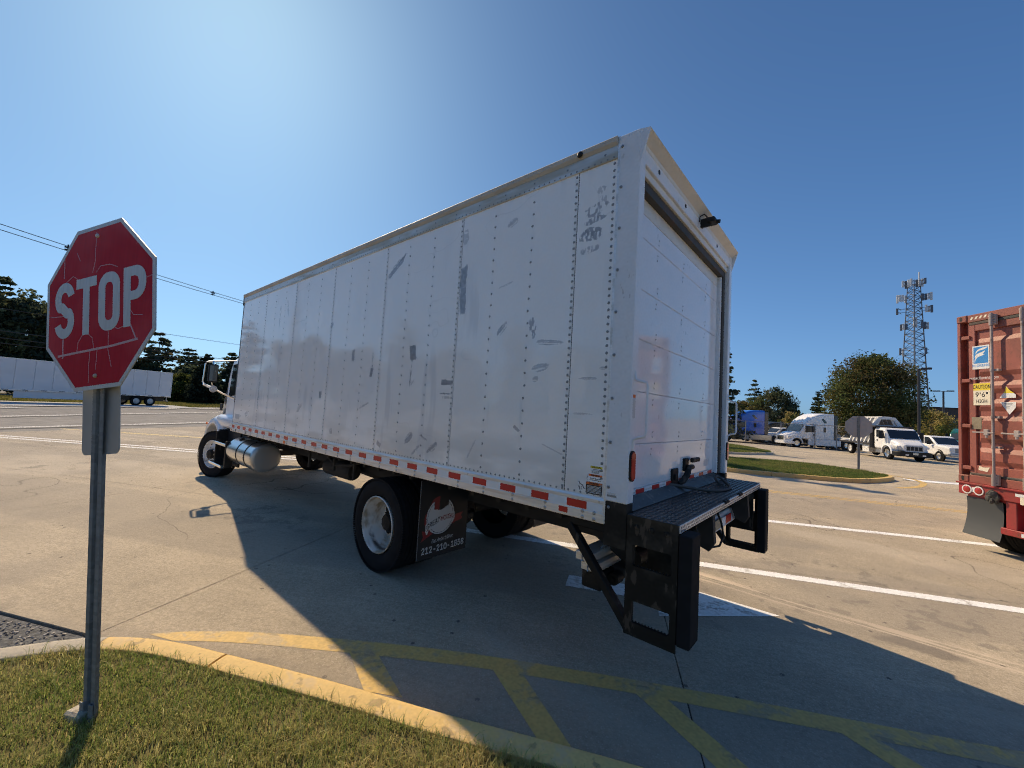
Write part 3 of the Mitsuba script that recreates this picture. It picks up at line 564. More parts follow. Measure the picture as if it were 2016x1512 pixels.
st = M().obox(PB+SR*-.075+np.array([0, 0, .045]), (.12, .09, .07), np.stack([SR, np.cross([0, 0, 1.], SR), [0, 0, 1.]], 1), .012); put('anchor_block', st, 'kerb_grey', parent=ss)
bp = sbox(-.16, -.225, .16, .225).buffer(-.035).buffer(.035)
put('back_panel', M().prism(bp, np.array([-2.262, 1.893, 1.70])-SN*.0, SR, SU, -.0015, .0015), 'sign_back', parent=ss, label='plain grey reverse of a second sign')
for y in (.12, -.12): put('bolt', M().lathe([(.010, 0), (.010, .005), (.006, .009), (0, .010)], np.array([-2.262, 1.893, 1.70])+SU*y+SN*.0015, SN, 10), 'galv', 30, ss)

# ------------------------------------------------------------------ the white box truck (x across to the right, y forward, z up)
W, L = 2.558, 7.99
X3, Y3, Z3 = np.array([1., 0, 0]), np.array([0, 1., 0]), np.array([0, 0, 1.])
bt = thing('box_truck', 'white box truck with scuffed riveted side and roll-up rear door, parked centre', 'box truck')
body = put('cargo_box', M().box(.012, W-.012, .0, L-.02, 1.14, 3.79), 'chassis', parent=bt)
zb, zr, zs, zt = 1.134, 1.298, 3.647, 3.804
seams = [.0]+[.316+1.266*k for k in range(7)]; seams[-1] = min(seams[-1], L-.05)
for a, b in zip(seams[:-1], seams[1:]):
    put('side_panel', M().box(.0, .006, a+.0035, b-.0035, zr-.01, zs+.01, .0015), 'truck_side', parent=body)
put('right_side', M().box(W-.006, W, .0, L-.05, zr, zs, 0), 'frame_white', parent=body)
put('roof', M().box(.02, W-.02, .0, L, zt-.035, zt-.012), 'frame_white', parent=body)
put('front_wall', M().box(.06, W-.06, L-.02, L+.02, zb, zt-.02), 'frame_white', parent=body)
rv = M()
def rivet(y, z, r=.0105, h=.005, x=0.0):
    g = np.arange(8)*PI/4; v = [(x, y+r*math.cos(a), z+r*math.sin(a)) for a in g]+[(x-h*.8, y+r*.6*math.cos(a), z+r*.6*math.sin(a)) for a in g]+[(x-h, y, z)]
    f = [];
    for k in range(8): j = (k+1) % 8; f += [(k, k+8, j), (j, k+8, j+8), (k+8, 16, j+8)]
    rv.add(v, f)
rr_ = np.random.default_rng(8)
for k, s in enumerate(seams):
    if k == len(seams)-1: continue
    off = .028 if k == 0 else .018
    for z in np.arange(zr+.03, zs-.01, .0498): rivet(s+off, z+rr_.normal(0, .0012), .0110)
    if k > 0 and k < len(seams)-1 or k == 0:
        w = seams[k+1]-s
        if w > 1: 
            for t in (1/3, 2/3):
                for z in np.arange(zr+.05, zs-.03, .1): rivet(s+w*t+rr_.normal(0, .002), z)
for y in np.arange(.03, L-.06, .0505): rivet(y, zr+.014, .0085); rivet(y, zs+.014, .0075, .004, -.010)
for y in np.arange(.10, L-.1, .3175): rivet(y, zs+.055, .009, .004, -.010)
put('rivets', rv, 'rivet', parent=body, kind='stuff')
# rails
rl = M().box(-.010, .02, -.0, L-.06, zs-.002, 3.742, .003)
tr = put('top_rail', rl, 'rail_top', parent=body)
lipp = Polygon([(-.010, 3.742), (-.026, 3.765), (-.030, 3.795), (-.022, zt), (.06, zt), (.06, 3.742)])
put('lip', M().prism(lipp, (0, .004, 0), X3, Z3, -(L-.07), 0), 'lip_tan', parent=tr)
br = put('bottom_rail', M().prism(Polygon([(.02, zb), (-.010, zb), (-.012, zb+.006), (-.012, 1.196), (-.009, 1.2), (-.009, 1.262), (-.012, 1.266), (-.012, zr-.016), (-.004, zr-.002), (.02, zr-.002)]), (0, -.006, 0), X3, Z3, -(L-.0), 0), 'aluminium', parent=body)
put('rail_right', M().box(W-.01, W+.01, 0, L, zb, zr), 'aluminium', parent=body)
for k in range(25):
    y = .2032+.31755*k
    put('red_reflector', M().box(-.0105, -.0085, y-.079, y+.079, 1.205, 1.257), 'tape_red', parent=body)
    put('white_reflector', M().box(-.0100, -.0085, y+.081, y+.2365, 1.205, 1.257), 'tape_white', parent=body)
    if k > 8: put('tape_groove', M().box(-.0104, -.0085, y+.081, y+.2365, 1.229, 1.236), 'alu_dull', parent=body)
put('white_reflector', M().box(-.0100, -.0085, .004, .122, 1.205, 1.257), 'tape_white', parent=body)
put('red_reflector', M().box(-.0135, -.0118, .272, .346, 1.152, 1.190), 'tape_red', parent=body, label='small red reflector below the tape near the tail')
for y, w in ((7.86, .04), (7.62, .06), (7.05, .06)): put('sticker', M().box(-.0137, -.0118, y, y+w, 1.145, 1.19), 'tape_red' if w < .05 else 'galv', parent=body)
put('side_marker', M().box(-.016, -.0118, 5.30, 5.36, 1.142, 1.185), 'orange', parent=body, label='small orange side marker')
bo = M()
for k in range(25):
    y = .15+.3175*k if k else .152
    for z in (1.152, 1.19) if k else (1.151, 1.19):
        bo.lathe([(.0125, 0), (.0125, .003), (.008, .006), (.004, .0062), (0, .004)], (-.012, y, z), (-1, 0, 0), 8)
for z in (1.151, 1.192): bo.lathe([(.0125, 0), (.0125, .003), (.008, .006), (.004, .0062), (0, .004)], (-.012, .063, z), (-1, 0, 0), 8)
for k in range(13): bo.lathe([(.006, 0), (.006, .002), (0, .003)], (-.012, .03+.635*k, 1.274), (-1, 0, 0), 6)
put('rail_bolts', bo, 'steel', 30, body, kind='stuff')
# front corner
fc = M(); g = np.linspace(0, PI/2, 8); pr = Polygon([(L-.06, .0)]+[(L-.06+.10*math.sin(a), .0+.10*(1-math.cos(a))) for a in g]+[(L-.06, .10)])
fc.prism(pr, (-.004, 0, 1.68), Y3, X3, -(3.60-1.68), 0); put('corner_post', fc, 'galv', parent=body)
fc = M().prism(pr, (-.003, 0, 1.14), Y3, X3, -.539, 0); put('corner_base', fc, 'frame_white', parent=body)
put('corner_cap', M().prism(pr.buffer(.012), (-.006, 0, 3.60), Y3, X3, -.21, 0), 'gasket', 30, body)
put('clearance_lamp', M().lathe([(.024, 0), (.024, .006), (.014, .014), (0, .016)], (-.028, .30, 3.772), (-1, 0, 0), 12), 'plastic_black', 40, body)
# rear frame
fr = thing('x', '', '') if False else bt+'__rear_frame'
YP = -.162
scene_key = put('rear_frame', M().box(-.004, .09, YP, -.003, 1.288, 3.803, .006), 'frame_white', parent=bt)
rf = scene_key
put('right_post', M().box(2.47, W+.004, YP, -.003, 1.288, 3.803, .006), 'frame_white', parent=rf)
sp = M().box(-.008, .004, -.012, .004, zb, zt, .003); put('seam_trim', sp, 'aluminium', parent=rf)
for x0, x1 in ((-.003, .0895), (2.4705, W+.003)): put('post_foot', M().box(x0, x1, YP+.001, -.004, 1.0, 1.287, .004), 'black_steel', parent=rf)
bl = M()
for z in np.linspace(1.38, 3.72, 9): bl.lathe([(.0105, 0), (.0105, .004), (.006, .008), (0, .008)], (-.004, -.030, z), (-1, 0, 0), 10)
bl.lathe([(.0105, 0), (.0105, .004), (.006, .008), (0, .008)], (-.003, -.036, 1.25), (-1, 0, 0), 10)
put('post_screws', bl, 'rivet', 30, rf, kind='stuff')
put('header', M().box(.09, 2.47, YP+.008, -.004, 3.605, 3.785, .004), 'frame_white', parent=rf)
vz = Polygon([(-.150, 3.705), (-.156, 3.705), (-.164, 3.728), (-.228, 3.778), (-.222, 3.792), (-.150, 3.790)])
put('visor', M().prism(vz, (.012, 0, 0), Y3, Z3, 0, W-.024), 'header_white', parent=rf)
for x in (.0, W-.012): put('visor_end', M().prism(Polygon([(-.150, 3.58), (-.164, 3.58), (-.226, 3.786), (-.150, 3.80)]), (x, 0, 0), Y3, Z3, 0, .012), 'frame_white', parent=rf)
put('header_lower', M().box(.09, 2.47, -.135, -.06, 3.545, 3.6045, .003), 'header_white', parent=rf)
for x in (.35, .95, 1.42, 1.95): put('lamp_hole', M().lathe([(.018, 0), (.018, .003), (0, .003)], (x, YP+.008, 3.665), (0, -1, 0), 10), 'plastic_black', parent=rf)
cm = M().box(1.34, 1.46, -.285, -.215, 3.665, 3.71, .012).box(1.37, 1.40, -.24, -.15, 3.64, 3.72, .006).cyl((1.42, -.285, 3.685), (1.42, -.31, 3.68), .017, 10).box(1.44, 1.50, -.27, -.23, 3.695, 3.72, .008).tube([(1.36, -.22, 3.71), (1.32, -.20, 3.735), (1.30, -.17, 3.71), (1.32, -.160, 3.67)], .006, 6)
put('rear_camera', cm, 'plastic_black', parent=rf, label='black reversing camera under the visor')
for x0, x1 in ((.0895, .135), (2.40, 2.4695)): put('door_seal', M().box(x0, x1, -.115, -.03, 1.29, 3.545), 'gasket', parent=rf)
put('door_seal', M().box(.136, 2.399, -.115, -.03, 3.475, 3.5445), 'gasket', parent=rf)
put('door_guide', M().box(2.36, 2.3995, -.10, -.03, 1.29, 3.47, .003), 'frame_white', parent=rf)
# the roll-up door: seven leaves
dz = [1.335, 1.655, 2.035, 2.42, 2.79, 3.18, 3.36, 3.50]
door = put('roll_door', M().box(.14, 2.395, -.035, -.02, 1.30, 3.5), 'chassis', parent=bt)
for a, b in zip(dz[:-1], dz[1:]): put('door_panel', M().box(.137, 2.357, -.062, -.036, a+.0018, b-.0018, .002), 'door_white' if b < 3.4 else 'header_white', parent=door)
hr = M()
for z in dz[1:6]:
    for x in (.62, 1.22, 1.92):
        for o in (-.085, -.045, .045, .085): hr.lathe([(.007, 0), (.007, .0025), (0, .004)], (x+.006*o/.04, -.062, z+o), (0, -1, 0), 7)
put('hinge_rivets', hr, 'rivet', parent=door, kind='stuff')
put('sill_rail', M().box(.137, 2.357, -.068, -.036, 1.292, 1.3345, .002), 'aluminium', parent=door)
for x in np.arange(.19, 2.0, .30):
    put('red_tape', M().box(x+.15, min(x+.30, 2.356), -.0695, -.0682, 1.297, 1.330), 'tape_red', parent=door)
    wk = put('white_tape', M().box(x+.001, x+.149, -.0695, -.0682, 1.297, 1.330), 'tape_white', parent=door); put('groove', M().box(x+.001, x+.149, -.0699, -.0694, 1.311, 1.317), 'alu_dull', parent=wk)
lk = M().box(1.06, 1.20, -.082, -.062, 1.27, 1.425, .006).box(1.085, 1.115, -.10, -.08, 1.33, 1.38, .006).box(1.36, 1.46, -.088, -.062, 1.385, 1.50, .006).box(1.375, 1.52, -.125, -.085, 1.40, 1.44, .01).box(1.48, 1.68, -.125, -.09, 1.46, 1.50, .012)
lk.tube([(1.20, -.08, 1.29), (1.26, -.10, 1.31), (1.33, -.115, 1.36), (1.40, -.11, 1.42)], [.022, .026, .028, .024], 10)
put('door_latch', lk, 'black_steel', parent=door)
for a, b, z0, z1, mt in ((1.10, 1.22, 1.43, 1.485, 'white_print'), (2.02, 2.16, 1.385, 1.45, 'box_grey')): put('sticker', M().box(a, b, -.0632, -.0619, z0, z1), mt, parent=door)
# lamps and handles on the posts
for xc, nm in ((.040, 0), (2.515, 1)):
    ov = LineString([(0, 1.468), (0, 1.592)]).buffer(.037, 12)
    tl = put('tail_lamp', M().prism(ov, (xc, YP, 0), X3, Z3, .0, .012), 'plastic_black', parent=rf)
    put('lens', M().prism(ov.buffer(-.008), (xc, YP, 0), X3, Z3, .011, .017), 'lamp_red', parent=tl)
    h = M().tube([(xc, YP, 2.155), (xc, YP-.006, 2.10), (xc, YP-.03, 2.085), (xc+.004, YP-.080, 2.075), (xc+.006, YP-.088, 2.05), (xc+.006, YP-.088, 1.75), (xc+.004, YP-.080, 1.728), (xc, YP-.03, 1.715), (xc, YP-.006, 1.70), (xc, YP, 1.64)], .0095, 8)
    put('grab_handle', h, 'frame_white', 40, rf)
put('warning_label', M().box(.025, .065, YP-.0012, YP+.001, 1.84, 1.99), 'box_grey', parent=rf); put('warning_label', M().box(.025, .065, YP-.0016, YP+.001, 1.975, 1.995), 'orange', parent=rf)
# warning stickers on the side, and lettering on them
def sticker(y0, y1, z0, z1, bg, x=-.0016): return put('warning_sticker', M().box(x, .001, y0, y1, z0, z1), bg, parent=bt)
NX, NZ = np.array([0, -1., 0]), Z3
s1 = sticker(.020, .112, 1.448, 1.502, 'white_print'); put('band', M().box(-.0022, -.0015, .021, .111, 1.486, 1.501), 'yellow_print', parent=s1)
s2 = sticker(.020, .142, 1.393, 1.446, 'white_print'); put('band', M().box(-.0022, -.0015, .021, .122, 1.431, 1.445), 'orange', parent=s2)
s3 = sticker(.018, .140, 1.312, 1.391, 'black_print'); put('band', M().box(-.0022, -.0015, .019, .139, 1.374, 1.390), 'orange', parent=s3)
s4 = sticker(.1405, .204, 1.314, 1.391, 'white_print')
for s, tx, y, z, h in ((s1, 'CAUTION', .066, 1.4935, .010), (s2, 'WARNING', .071, 1.438, .010), (s3, 'WARNING', .079, 1.382, .011)): put('lettering', put_text(M(), tx, h, (-.0022, y, z), NX, NZ, True), 'black_print', parent=s)
ln = M()
for z in (1.478, 1.469, 1.461, 1.454): ln.box(-.0021, -.0015, .032+.01*(z < 1.465), .10-.008*(z > 1.475), z-.0016, z+.0016)
put('fine_print', ln, 'black_print', parent=s1); ln = M()
for z in (1.416, 1.406): ln.box(-.0021, -.0015, .030, .112, z-.002, z+.002)
ln.tube([(-.002, .133, 1.435), (-.002, .128, 1.425), (-.002, .136, 1.415), (-.002, .130, 1.40)], .0022, 5); put('fine_print', ln, 'black_print', parent=s2); ln = M()
for z in np.linspace(1.322, 1.364, 6): ln.box(-.0021, -.0015, .026, .132-.02*(int(z*1e4) % 2), z-.0014, z+.0014)
put('fine_print', ln, 'white_print', parent=s3)
ln = M().tube([(-.002, .196, 1.385), (-.002, .190, 1.366), (-.002, .172, 1.364), (-.002, .158, 1.346), (-.002, .150, 1.335)], .0028, 5).tube([(-.002, .198, 1.355), (-.002, .190, 1.34), (-.002, .184, 1.326)], .0034, 5).tube([(-.002, .176, 1.35), (-.002, .170, 1.33)], .002, 5)
put('pictogram', ln, 'black_print', parent=s4)
put('post_decal', M().box(-.0052, -.0035, -.088, -.022, 1.318, 1.332), 'veh_grey', parent=rf); put('post_decal', M().box(-.0052, -.0035, -.080, -.022, 1.335, 1.346), 'box_grey', parent=rf)
put('side_decal', M().box(-.0016, .001, 7.55, 7.80, 1.38, 1.47), 'box_grey', parent=bt)

# tail deck, side steps, dock bumpers
dk = put('tail_deck', M().box(.0, W, -.482, -.163, 1.172, 1.231, .004), 'deck_black', parent=bt)
dm = M(); s_ = .5*.026
for i, x in enumerate(np.arange(.025, W-.02, .036)):
    for j, y in enumerate(np.arange(-.465, -.172, .036)):
        a = PI/4 if (i+j) % 2 else -PI/4; ca, sa = math.cos(a), math.sin(a)
        v = [(x+ca*u-sa*w, y+sa*u+ca*w, z) for u, w, z in ((-.0185, 0, 1.2308), (0, -.0065, 1.2308), (.0185, 0, 1.2308), (0, .0065, 1.2308), (-.009, 0, 1.2345), (.009, 0, 1.2345))]
        dm.add(v, [(0, 1, 4), (1, 5, 4), (1, 2, 5), (2, 3, 5), (3, 4, 5), (3, 0, 4)])
for i, x in enumerate(np.arange(.10, W-.10, .026)):
    for j in range(3):
        a = PI/4 if (i+j) % 2 else -PI/4; ca, sa = math.cos(a), math.sin(a); t0 = -.135+.022*j
        v = [(x+ca*u-sa*w, t0+(sa*u+ca*w)*.75-z*.7, 1.252+.017*j+(sa*u+ca*w)*.66+z) for u, w, z in ((-.0115, 0, .0), (0, -.004, .0), (.0115, 0, .0), (0, .004, .0), (-.006, 0, .0022), (.006, 0, .0022))]
        dm.add(v, [(0, 1, 4), (1, 5, 4), (1, 2, 5), (2, 3, 5), (3, 4, 5), (3, 0, 4)])
put('tread_pattern', dm, 'deck_black', parent=dk, kind='stuff')
put('kick_plate', M().prism(Polygon([(-.163, 1.228), (-.163, 1.236), (-.075, 1.300), (-.066, 1.292), (-.066, 1.228)]), (.09, 0, 0), Y3, Z3, 0, 2.38), 'deck_black', parent=dk)
put('edge_strip', M().box(.015, W-.015, -.4895, -.4825, 1.180, 1.227, .002), 'aluminium', parent=dk)
dm = M()
for i, x in enumerate(np.arange(.035, W-.03, .026)):
    for j in range(2):
        a = .9 if (i+j) % 2 else -.9; ca, sa = math.cos(a), math.sin(a); z = 1.193+.021*j
        v = [(x+ca*u-sa*w, -.4892-d, z+sa*u+ca*w) for u, w, d in ((-.0125, 0, 0), (0, -.0048, 0), (.0125, 0, 0), (0, .0048, 0), (-.006, 0, .0025), (.006, 0, .0025))]
        dm.add(v, [(0, 1, 4), (1, 5, 4), (1, 2, 5), (2, 3, 5), (3, 4, 5), (3, 0, 4)])
put('edge_tread', dm, 'gasket', parent=dk, kind='stuff')
for x in (1.06, 1.12, 1.55, 1.61): put('hinge_knuckle', M().cyl((x-.014, -.487, 1.226), (x+.014, -.487, 1.226), .017, 10), 'plastic_black', parent=dk)
pl_out = Polygon([(-.167, .505), (-.484, .505), (-.484, 1.2), (-.470, 1.229), (-.167, 1.229)])
for x0, x1, inn in ((.0, .012, 0), (.35, .36, 1), (2.198, 2.208, 1), (2.546, 2.558, 0)):
    holes = [sbox(-.447, .925, -.206, 1.052).buffer(-.012).buffer(.012), sbox(-.447, .585, -.212, .714).buffer(-.012).buffer(.012)]
    pp_ = pl_out.difference(unary_union(holes)) if not inn else pl_out.intersection(sbox(-1, .80, 1, 1.17))
    put('step_plate', M().prism(pp_, (x0, 0, 0), Y3, Z3, 0, x1-x0), 'black_steel', parent=bt)
for sx in (0, 1):
    X = (lambda x: x) if sx == 0 else (lambda x: W-x)
    for z in (.575, .915):
        tm_ = M().box(min(X(.0125), X(.042)), max(X(.0125), X(.042)), -.46, -.20, z-.012, z)
        for x in (.020, .036):
            for y in np.arange(-.452, -.2, .02): tm_.lathe([(.006, 0), (.003, .010), (0, .010)], (X(x), y, z), (0, 0, 1), 5)
        put('step_tread', tm_, 'black_steel', parent=bt)
    for z0, z1 in ((.92, 1.056), (.58, .718)):                               # folded edges round the window openings
        for y0, y1 in ((-.452, -.447), (-.206, -.201)): put('step_edge', M().box(min(X(.0125), X(.05)), max(X(.0125), X(.05)), y0, y1, z0, z1), 'black_steel', parent=bt)
    put('dock_bumper', M().box(min(X(.0), X(.165)), max(X(.0), X(.165)), -.562, -.4845, .548, 1.178, .008), 'rubber', parent=bt)
    bb = M()
    for y in (-.23, -.325, -.42): bb.lathe([(.016, 0), (.014, .007), (0, .009)], (X(-.0), y, 1.165), (-1 if sx == 0 else 1, 0, 0), 14)
    put('bolt', bb, 'black_steel', 40, bt)
    put('brace', M().beam((X(.03), .27, 1.075), (X(.03), -.185, .535), .05, .058, (1, 0, 0), .004), 'black_steel', parent=bt)
    put('support_arm', M().beam((X(.36), -.47, 1.15), (X(.55), -.20, .82), .05, .05, (0, 0, 1), .006), 'black_steel', parent=bt)
put('cross_beam', M().box(.02, W-.02, -.14, -.03, 1.0, 1.13, .006).box(.013, W-.013, -.165, .26, 1.075, 1.13, .006), 'black_steel', parent=bt)
# stowed lift platform under the deck
lp = put('lift_platform', M().box(.40, 2.3, .02, .34, .66, .735, .01), 'chassis', parent=bt)
cch = Polygon([(-.06, 0), (.06, 0), (.06, .014), (-.05, .014), (-.05, .044), (.06, .044), (.06, .056), (-.06, .056)])
for k, (y, z) in enumerate(((.215, .835), (.185, .765))):
    put('plank', M().box(.13+.03*k, 2.44, y-.07, y+.06, z-.03, z+.032, .004), 'plate_cream' if False else 'aluminium', parent=lp)
    c2 = M()
    for o in (-.02, .05): c2.tube([(.105+.03*k, y-.066+o, z+.03), (.085+.03*k, y-.072+o, z+.014), (.085+.03*k, y-.072+o, z-.010), (.115+.03*k, y-.066+o, z-.024)], .007, 6)
    put('hook', c2, 'steel', 40, lp)
put('bracket', M().box(.20, .42, .10, .26, .60, .722, .01), 'black_steel', parent=lp)
put('pivot', M().cyl((.30, .06, .675), (.39, .06, .675), .042, 16).cyl((.285, .06, .675), (.395, .06, .675), .017, 12), 'black_steel', 40, lp)
put('rod', M().cyl((.30, .19, .83), (.34, .05, 1.02), .012, 8), 'galv', parent=lp)
put('lift_arm', M().beam((.42, .30, 1.0), (.5, -.14, .72), .07, .12, (0, 0, 1), .01), 'chassis', parent=lp); put('lift_arm', M().beam((2.14, .30, 1.0), (2.06, -.14, .72), .07, .12, (0, 0, 1), .01), 'chassis', parent=lp)
put('torsion_tube', M().cyl((.36, -.06, .84), (2.2, -.06, .84), .06, 16), 'black_steel', 40, lp)
ic = put('bumper_bar', M().beam((1.18, -.315, .955), (2.06, -.315, .955), .05, .12, (0, 0.35, 1), .01), 'box_grey', parent=bt)
put('licence_plate', M().box(1.33, 1.56, -.354, -.345, .915, 1.0), 'metal_plate', parent=ic); put('white_tape', M().box(1.565, 1.69, -.354, -.345, .92, .99), 'tape_white', parent=ic); put('red_tape', M().box(1.691, 1.90, -.354, -.345, .92, .99), 'tape_red', parent=ic)
for x in (.78, 1.98):
    put('spring_arm', M().prism(Polygon([(-.47, 1.17), (-.36, 1.17), (-.33, 1.06), (-.37, .93), (-.45, .90), (-.485, .96)]), (x, 0, 0), Y3, Z3, 0, .06), 'chassis', parent=bt)
put('hose', M().tube([(1.0, -.44, 1.17), (1.02, -.475, 1.07), (1.03, -.49, .97), (1.0, -.47, .90), (.92, -.42, .89)], .008, 6), 'plastic_black', 40, bt)
cs_ = M(); b = [(1.02, -.06, 1.30), (1.25, -.2, 1.262), (1.45, -.33, 1.242), (1.75, -.37, 1.24), (1.95, -.30, 1.25), (2.02, -.22, 1.29), (1.93, -.2, 1.30), (1.85, -.27, 1.245)]
tt = np.linspace(0, len(b)-1, 40); c3 = CubicSpline(range(len(b)), np.array(b))(tt)
cs_.tube(c3, .013, 8); v = cs_.v[-1]; v[:, 2] = np.maximum(c3[:, 2].min()-.006, v[:, 2])
kk = put('pull_strap', cs_, 'gasket', 40); tag(kk, 'black pull strap lying on the truck tail deck', 'strap')

# chassis
put('frame_rail', M().box(.80, .88, .25, 10.2, .78, 1.02, .008), 'chassis', parent=bt); put('frame_rail', M().box(1.68, 1.76, .25, 10.2, .78, 1.02, .008), 'chassis', parent=bt)
cmr = M()
for y in np.arange(.45, 7.8, .3175): cmr.box(.16, W-.16, y-.02, y+.02, 1.05, 1.133)
put('cross_members', cmr, 'chassis', parent=bt, kind='stuff')
put('rear_axle', M().cyl((.35, 2.77, .5), (2.2, 2.77, .5), .09, 16).lathe([(.05, -.24), (.19, -.12), (.21, 0), (.19, .12), (.05, .24)], (1.28, 2.77, .5), (0, 1, 0), 18), 'chassis', 40, bt)
put('front_axle', M().box(.5, 2.06, 9.55, 9.68, .40, .52, .02), 'chassis', parent=bt)
put('drive_shaft', M().cyl((1.28, 3.0, .55), (1.28, 8.2, .78), .055, 12), 'chassis', 40, bt)
put('leaf_spring', M().box(.72, .80, 2.0, 3.6, .62, .68, .01).box(.72, .80, 2.2, 3.4, .56, .62, .01).box(1.76, 1.84, 2.0, 3.6, .62, .68, .01), 'chassis', parent=bt)
put('air_tank', M().lathe([(0, -.42), (.10, -.41), (.125, -.36), (.125, .36), (.10, .41), (0, .42)], (.62, 4.75, .80), (0, 1, 0), 20), 'chassis', 40, bt)
put('exhaust_pipe', M().tube([(2.0, 8, .6), (2.0, 5.0, .6), (1.95, 4.3, .58), (1.7, 3.95, .52), (1.5, 3.8, .46)], .06, 12).lathe([(.06, -.5), (.13, -.45), (.13, .45), (.06, .5)], (2.0, 6.2, .6), (0, 1, 0), 18), 'steel', 40, bt)
hang = M()
for y, z in ((3.75, .82), (4.3, .86), (5.1, .8)): hang.box(.28, .31, y, y+.03, z, 1.1)
hang.tube([(.3, 4.6, 1.05), (.3, 4.3, .93), (.32, 3.9, .98), (.3, 3.6, 1.06)], .015, 6); put('hanger', hang, 'chassis', parent=bt)
# wheels
def tyre_prof(w, R, ri, n=0):
    h = w/2; return [(ri, -h*.72), (ri+.02, -h*.86), (ri+(R-ri)*.45, -h), (R-.045, -h*.93), (R-.016, -h*.82), (R-.004, -h*.70), (R, -h*.55), (R, -h*.40), (R-.012, -h*.385), (R-.012, -h*.345), (R, -h*.33), (R, -h*.06), (R-.012, -h*.045), (R-.012, h*.045), (R, h*.06), (R, h*.33), (R-.012, h*.345), (R-.012, h*.385), (R, h*.40), (R, h*.55), (R-.004, h*.70), (R-.016, h*.82), (R-.045, h*.93), (ri+(R-ri)*.45, h), (ri+.02, h*.86), (ri, h*.72)]
def tread(m, c, ax, R, w, n=90):
    ax = np.asarray(ax, float); ref = np.array([0, 0, 1.]); a = np.cross(ax, ref); a /= np.linalg.norm(a); b = np.cross(ax, a)
    for k in range(n):
        g = 2*PI*k/n; r_ = math.cos(g)*a+math.sin(g)*b; t = -math.sin(g)*a+math.cos(g)*b
        for sgn in (-1, 1): m.obox(np.asarray(c)+r_*(R-.0125)+ax*sgn*w*.415, (w*.13, R*2*PI/n*.74, .02), np.stack([ax, t, r_], 1))
def rear_wheel(x_out, sgn, y=2.77):
    """dual wheel: sgn -1 on the left; x_out is the outer sidewall"""
    ax = np.array([sgn, 0, 0.])
    k = put('rear_wheel', tyre_w(x_out-sgn*.14, y, ax), 'rubber', 35, bt)
    put('inner_tyre', tyre_w(x_out-sgn*.47, y, ax), 'rubber', 35, k)
    c = np.array([x_out-sgn*.14, y, .5])
    rim = M().lathe([(.305, .115), (.309, .128), (.300, .134), (.292, .122), (.284, .085), (.282, .05), (.268, .015), (.262, -.05), (.250, -.115), (.235, -.128), (.165, -.122), (.150, -.115), (.0, -.115)], c, ax, 40); put('rim', rim, 'rim_dirty', 35, k)
    hole = M()
    for q in range(5): g = q*2*PI/5+.5; hole.lathe([(.046, .0), (.046, .003), (0, .003)], c+ax*-.1225+np.array([0, math.cos(g)*.195, math.sin(g)*.195]), ax, 16)
    put('rim_hole', hole, 'flap_black', parent=k)
    hb = M().lathe([(.145, -.12), (.145, -.09), (.12, -.075), (.10, -.01), (.080, .015), (.0, .02)], c, ax, 20)
    for q in range(10): g = q*PI/5; hb.cyl(c+ax*-.10+np.array([0, math.cos(g)*.135, math.sin(g)*.135]), c+ax*-.045+np.array([0, math.cos(g)*.135, math.sin(g)*.135]), .014, 8, .008)
    put('hub', hb, 'black_steel', 35, k)
def tyre_w(x, y, ax):
    m = M().lathe(tyre_prof(.275, .503, .305), (x, y, .5), ax, 56); tread(m, (x, y, .5), ax, .505, .275, 120); return m
rear_wheel(.045, -1); rear_wheel(W-.045, 1)
def front_wheel(c, steer, sgn):
    c = np.array(c); ax = np.array([sgn*math.cos(steer), sgn*math.sin(steer), 0])
    m = M().lathe(tyre_prof(.28, .503, .305), c, ax, 56); tread(m, c, ax, .505, .28, 120); k = put('front_wheel', m, 'rubber', 35, bt)
    put('rim', M().lathe([(.303, .12), (.308, .132), (.300, .138), (.290, .126), (.280, .09), (.272, .05), (.262, .045), (.22, .075), (.17, .105), (.155, .11), (0, .11)], c, ax, 40), 'rim_white', 35, k)
    hh = M(); t = np.cross(ax, Z3)
    for q in range(8): g = q*PI/4+.2; hh.lathe([(.026, 0), (.026, .003), (0, .003)], c+ax*.070+(t*math.cos(g)+Z3*math.sin(g))*.228, ax, 12)
    put('rim_hole', hh, 'flap_black', parent=k)
    hb = M().lathe([(.105, .10), (.105, .16), (.085, .19), (.0, .2)], c, ax, 18); put('hub', hb, 'black_steel', 35, k)
    nt = M()
    for q in range(10): g = q*PI/5; p_ = c+ax*.105+(t*math.cos(g)+Z3*math.sin(g))*.142; nt.cyl(p_, p_+ax*.045, .017, 6); nt.lathe([(.017, .045), (.010, .06), (0, .06)], p_, ax, 8)
    put('wheel_nut', nt, 'chrome', parent=k)
front_wheel((.235, 9.60, .5), -math.radians(-17), -1); front_wheel((W-.235, 9.60, .5), math.radians(17), 1)

# mud flaps; the left one is printed
YF = 1.98
fl = M(); g = np.linspace(0, 1, 9)
for k in range(8):
    y0, y1 = YF+.02*math.sin(g[k]*PI)-.02*g[k], YF+.02*math.sin(g[k+1]*PI)-.02*g[k+1]
    fl.obox((.345, (y0+y1)/2, 1.10-.775*(g[k]+g[k+1])/2), (.65, .006, .775/8+.002), np.stack([X3, np.cross(np.array([0, y0-y1, .775/8])/np.hypot(y0-y1, .775/8), X3), np.array([0, y0-y1, .775/8])/np.hypot(y0-y1, .775/8)], 1))
mf = put('mud_flap', M().box(.02, .67, YF-.003, YF+.003, .325, 1.105), 'flap_black', parent=bt, label='black mud flap printed with a round emblem, slogan and phone number')
def onflap(poly, mt, lay, key='print'): return put(key, M().prism(poly, (0, YF-.0032-lay*.0006, 0), X3, Z3, 0, .0005), mt, parent=mf)
cx, cz = .292, .725
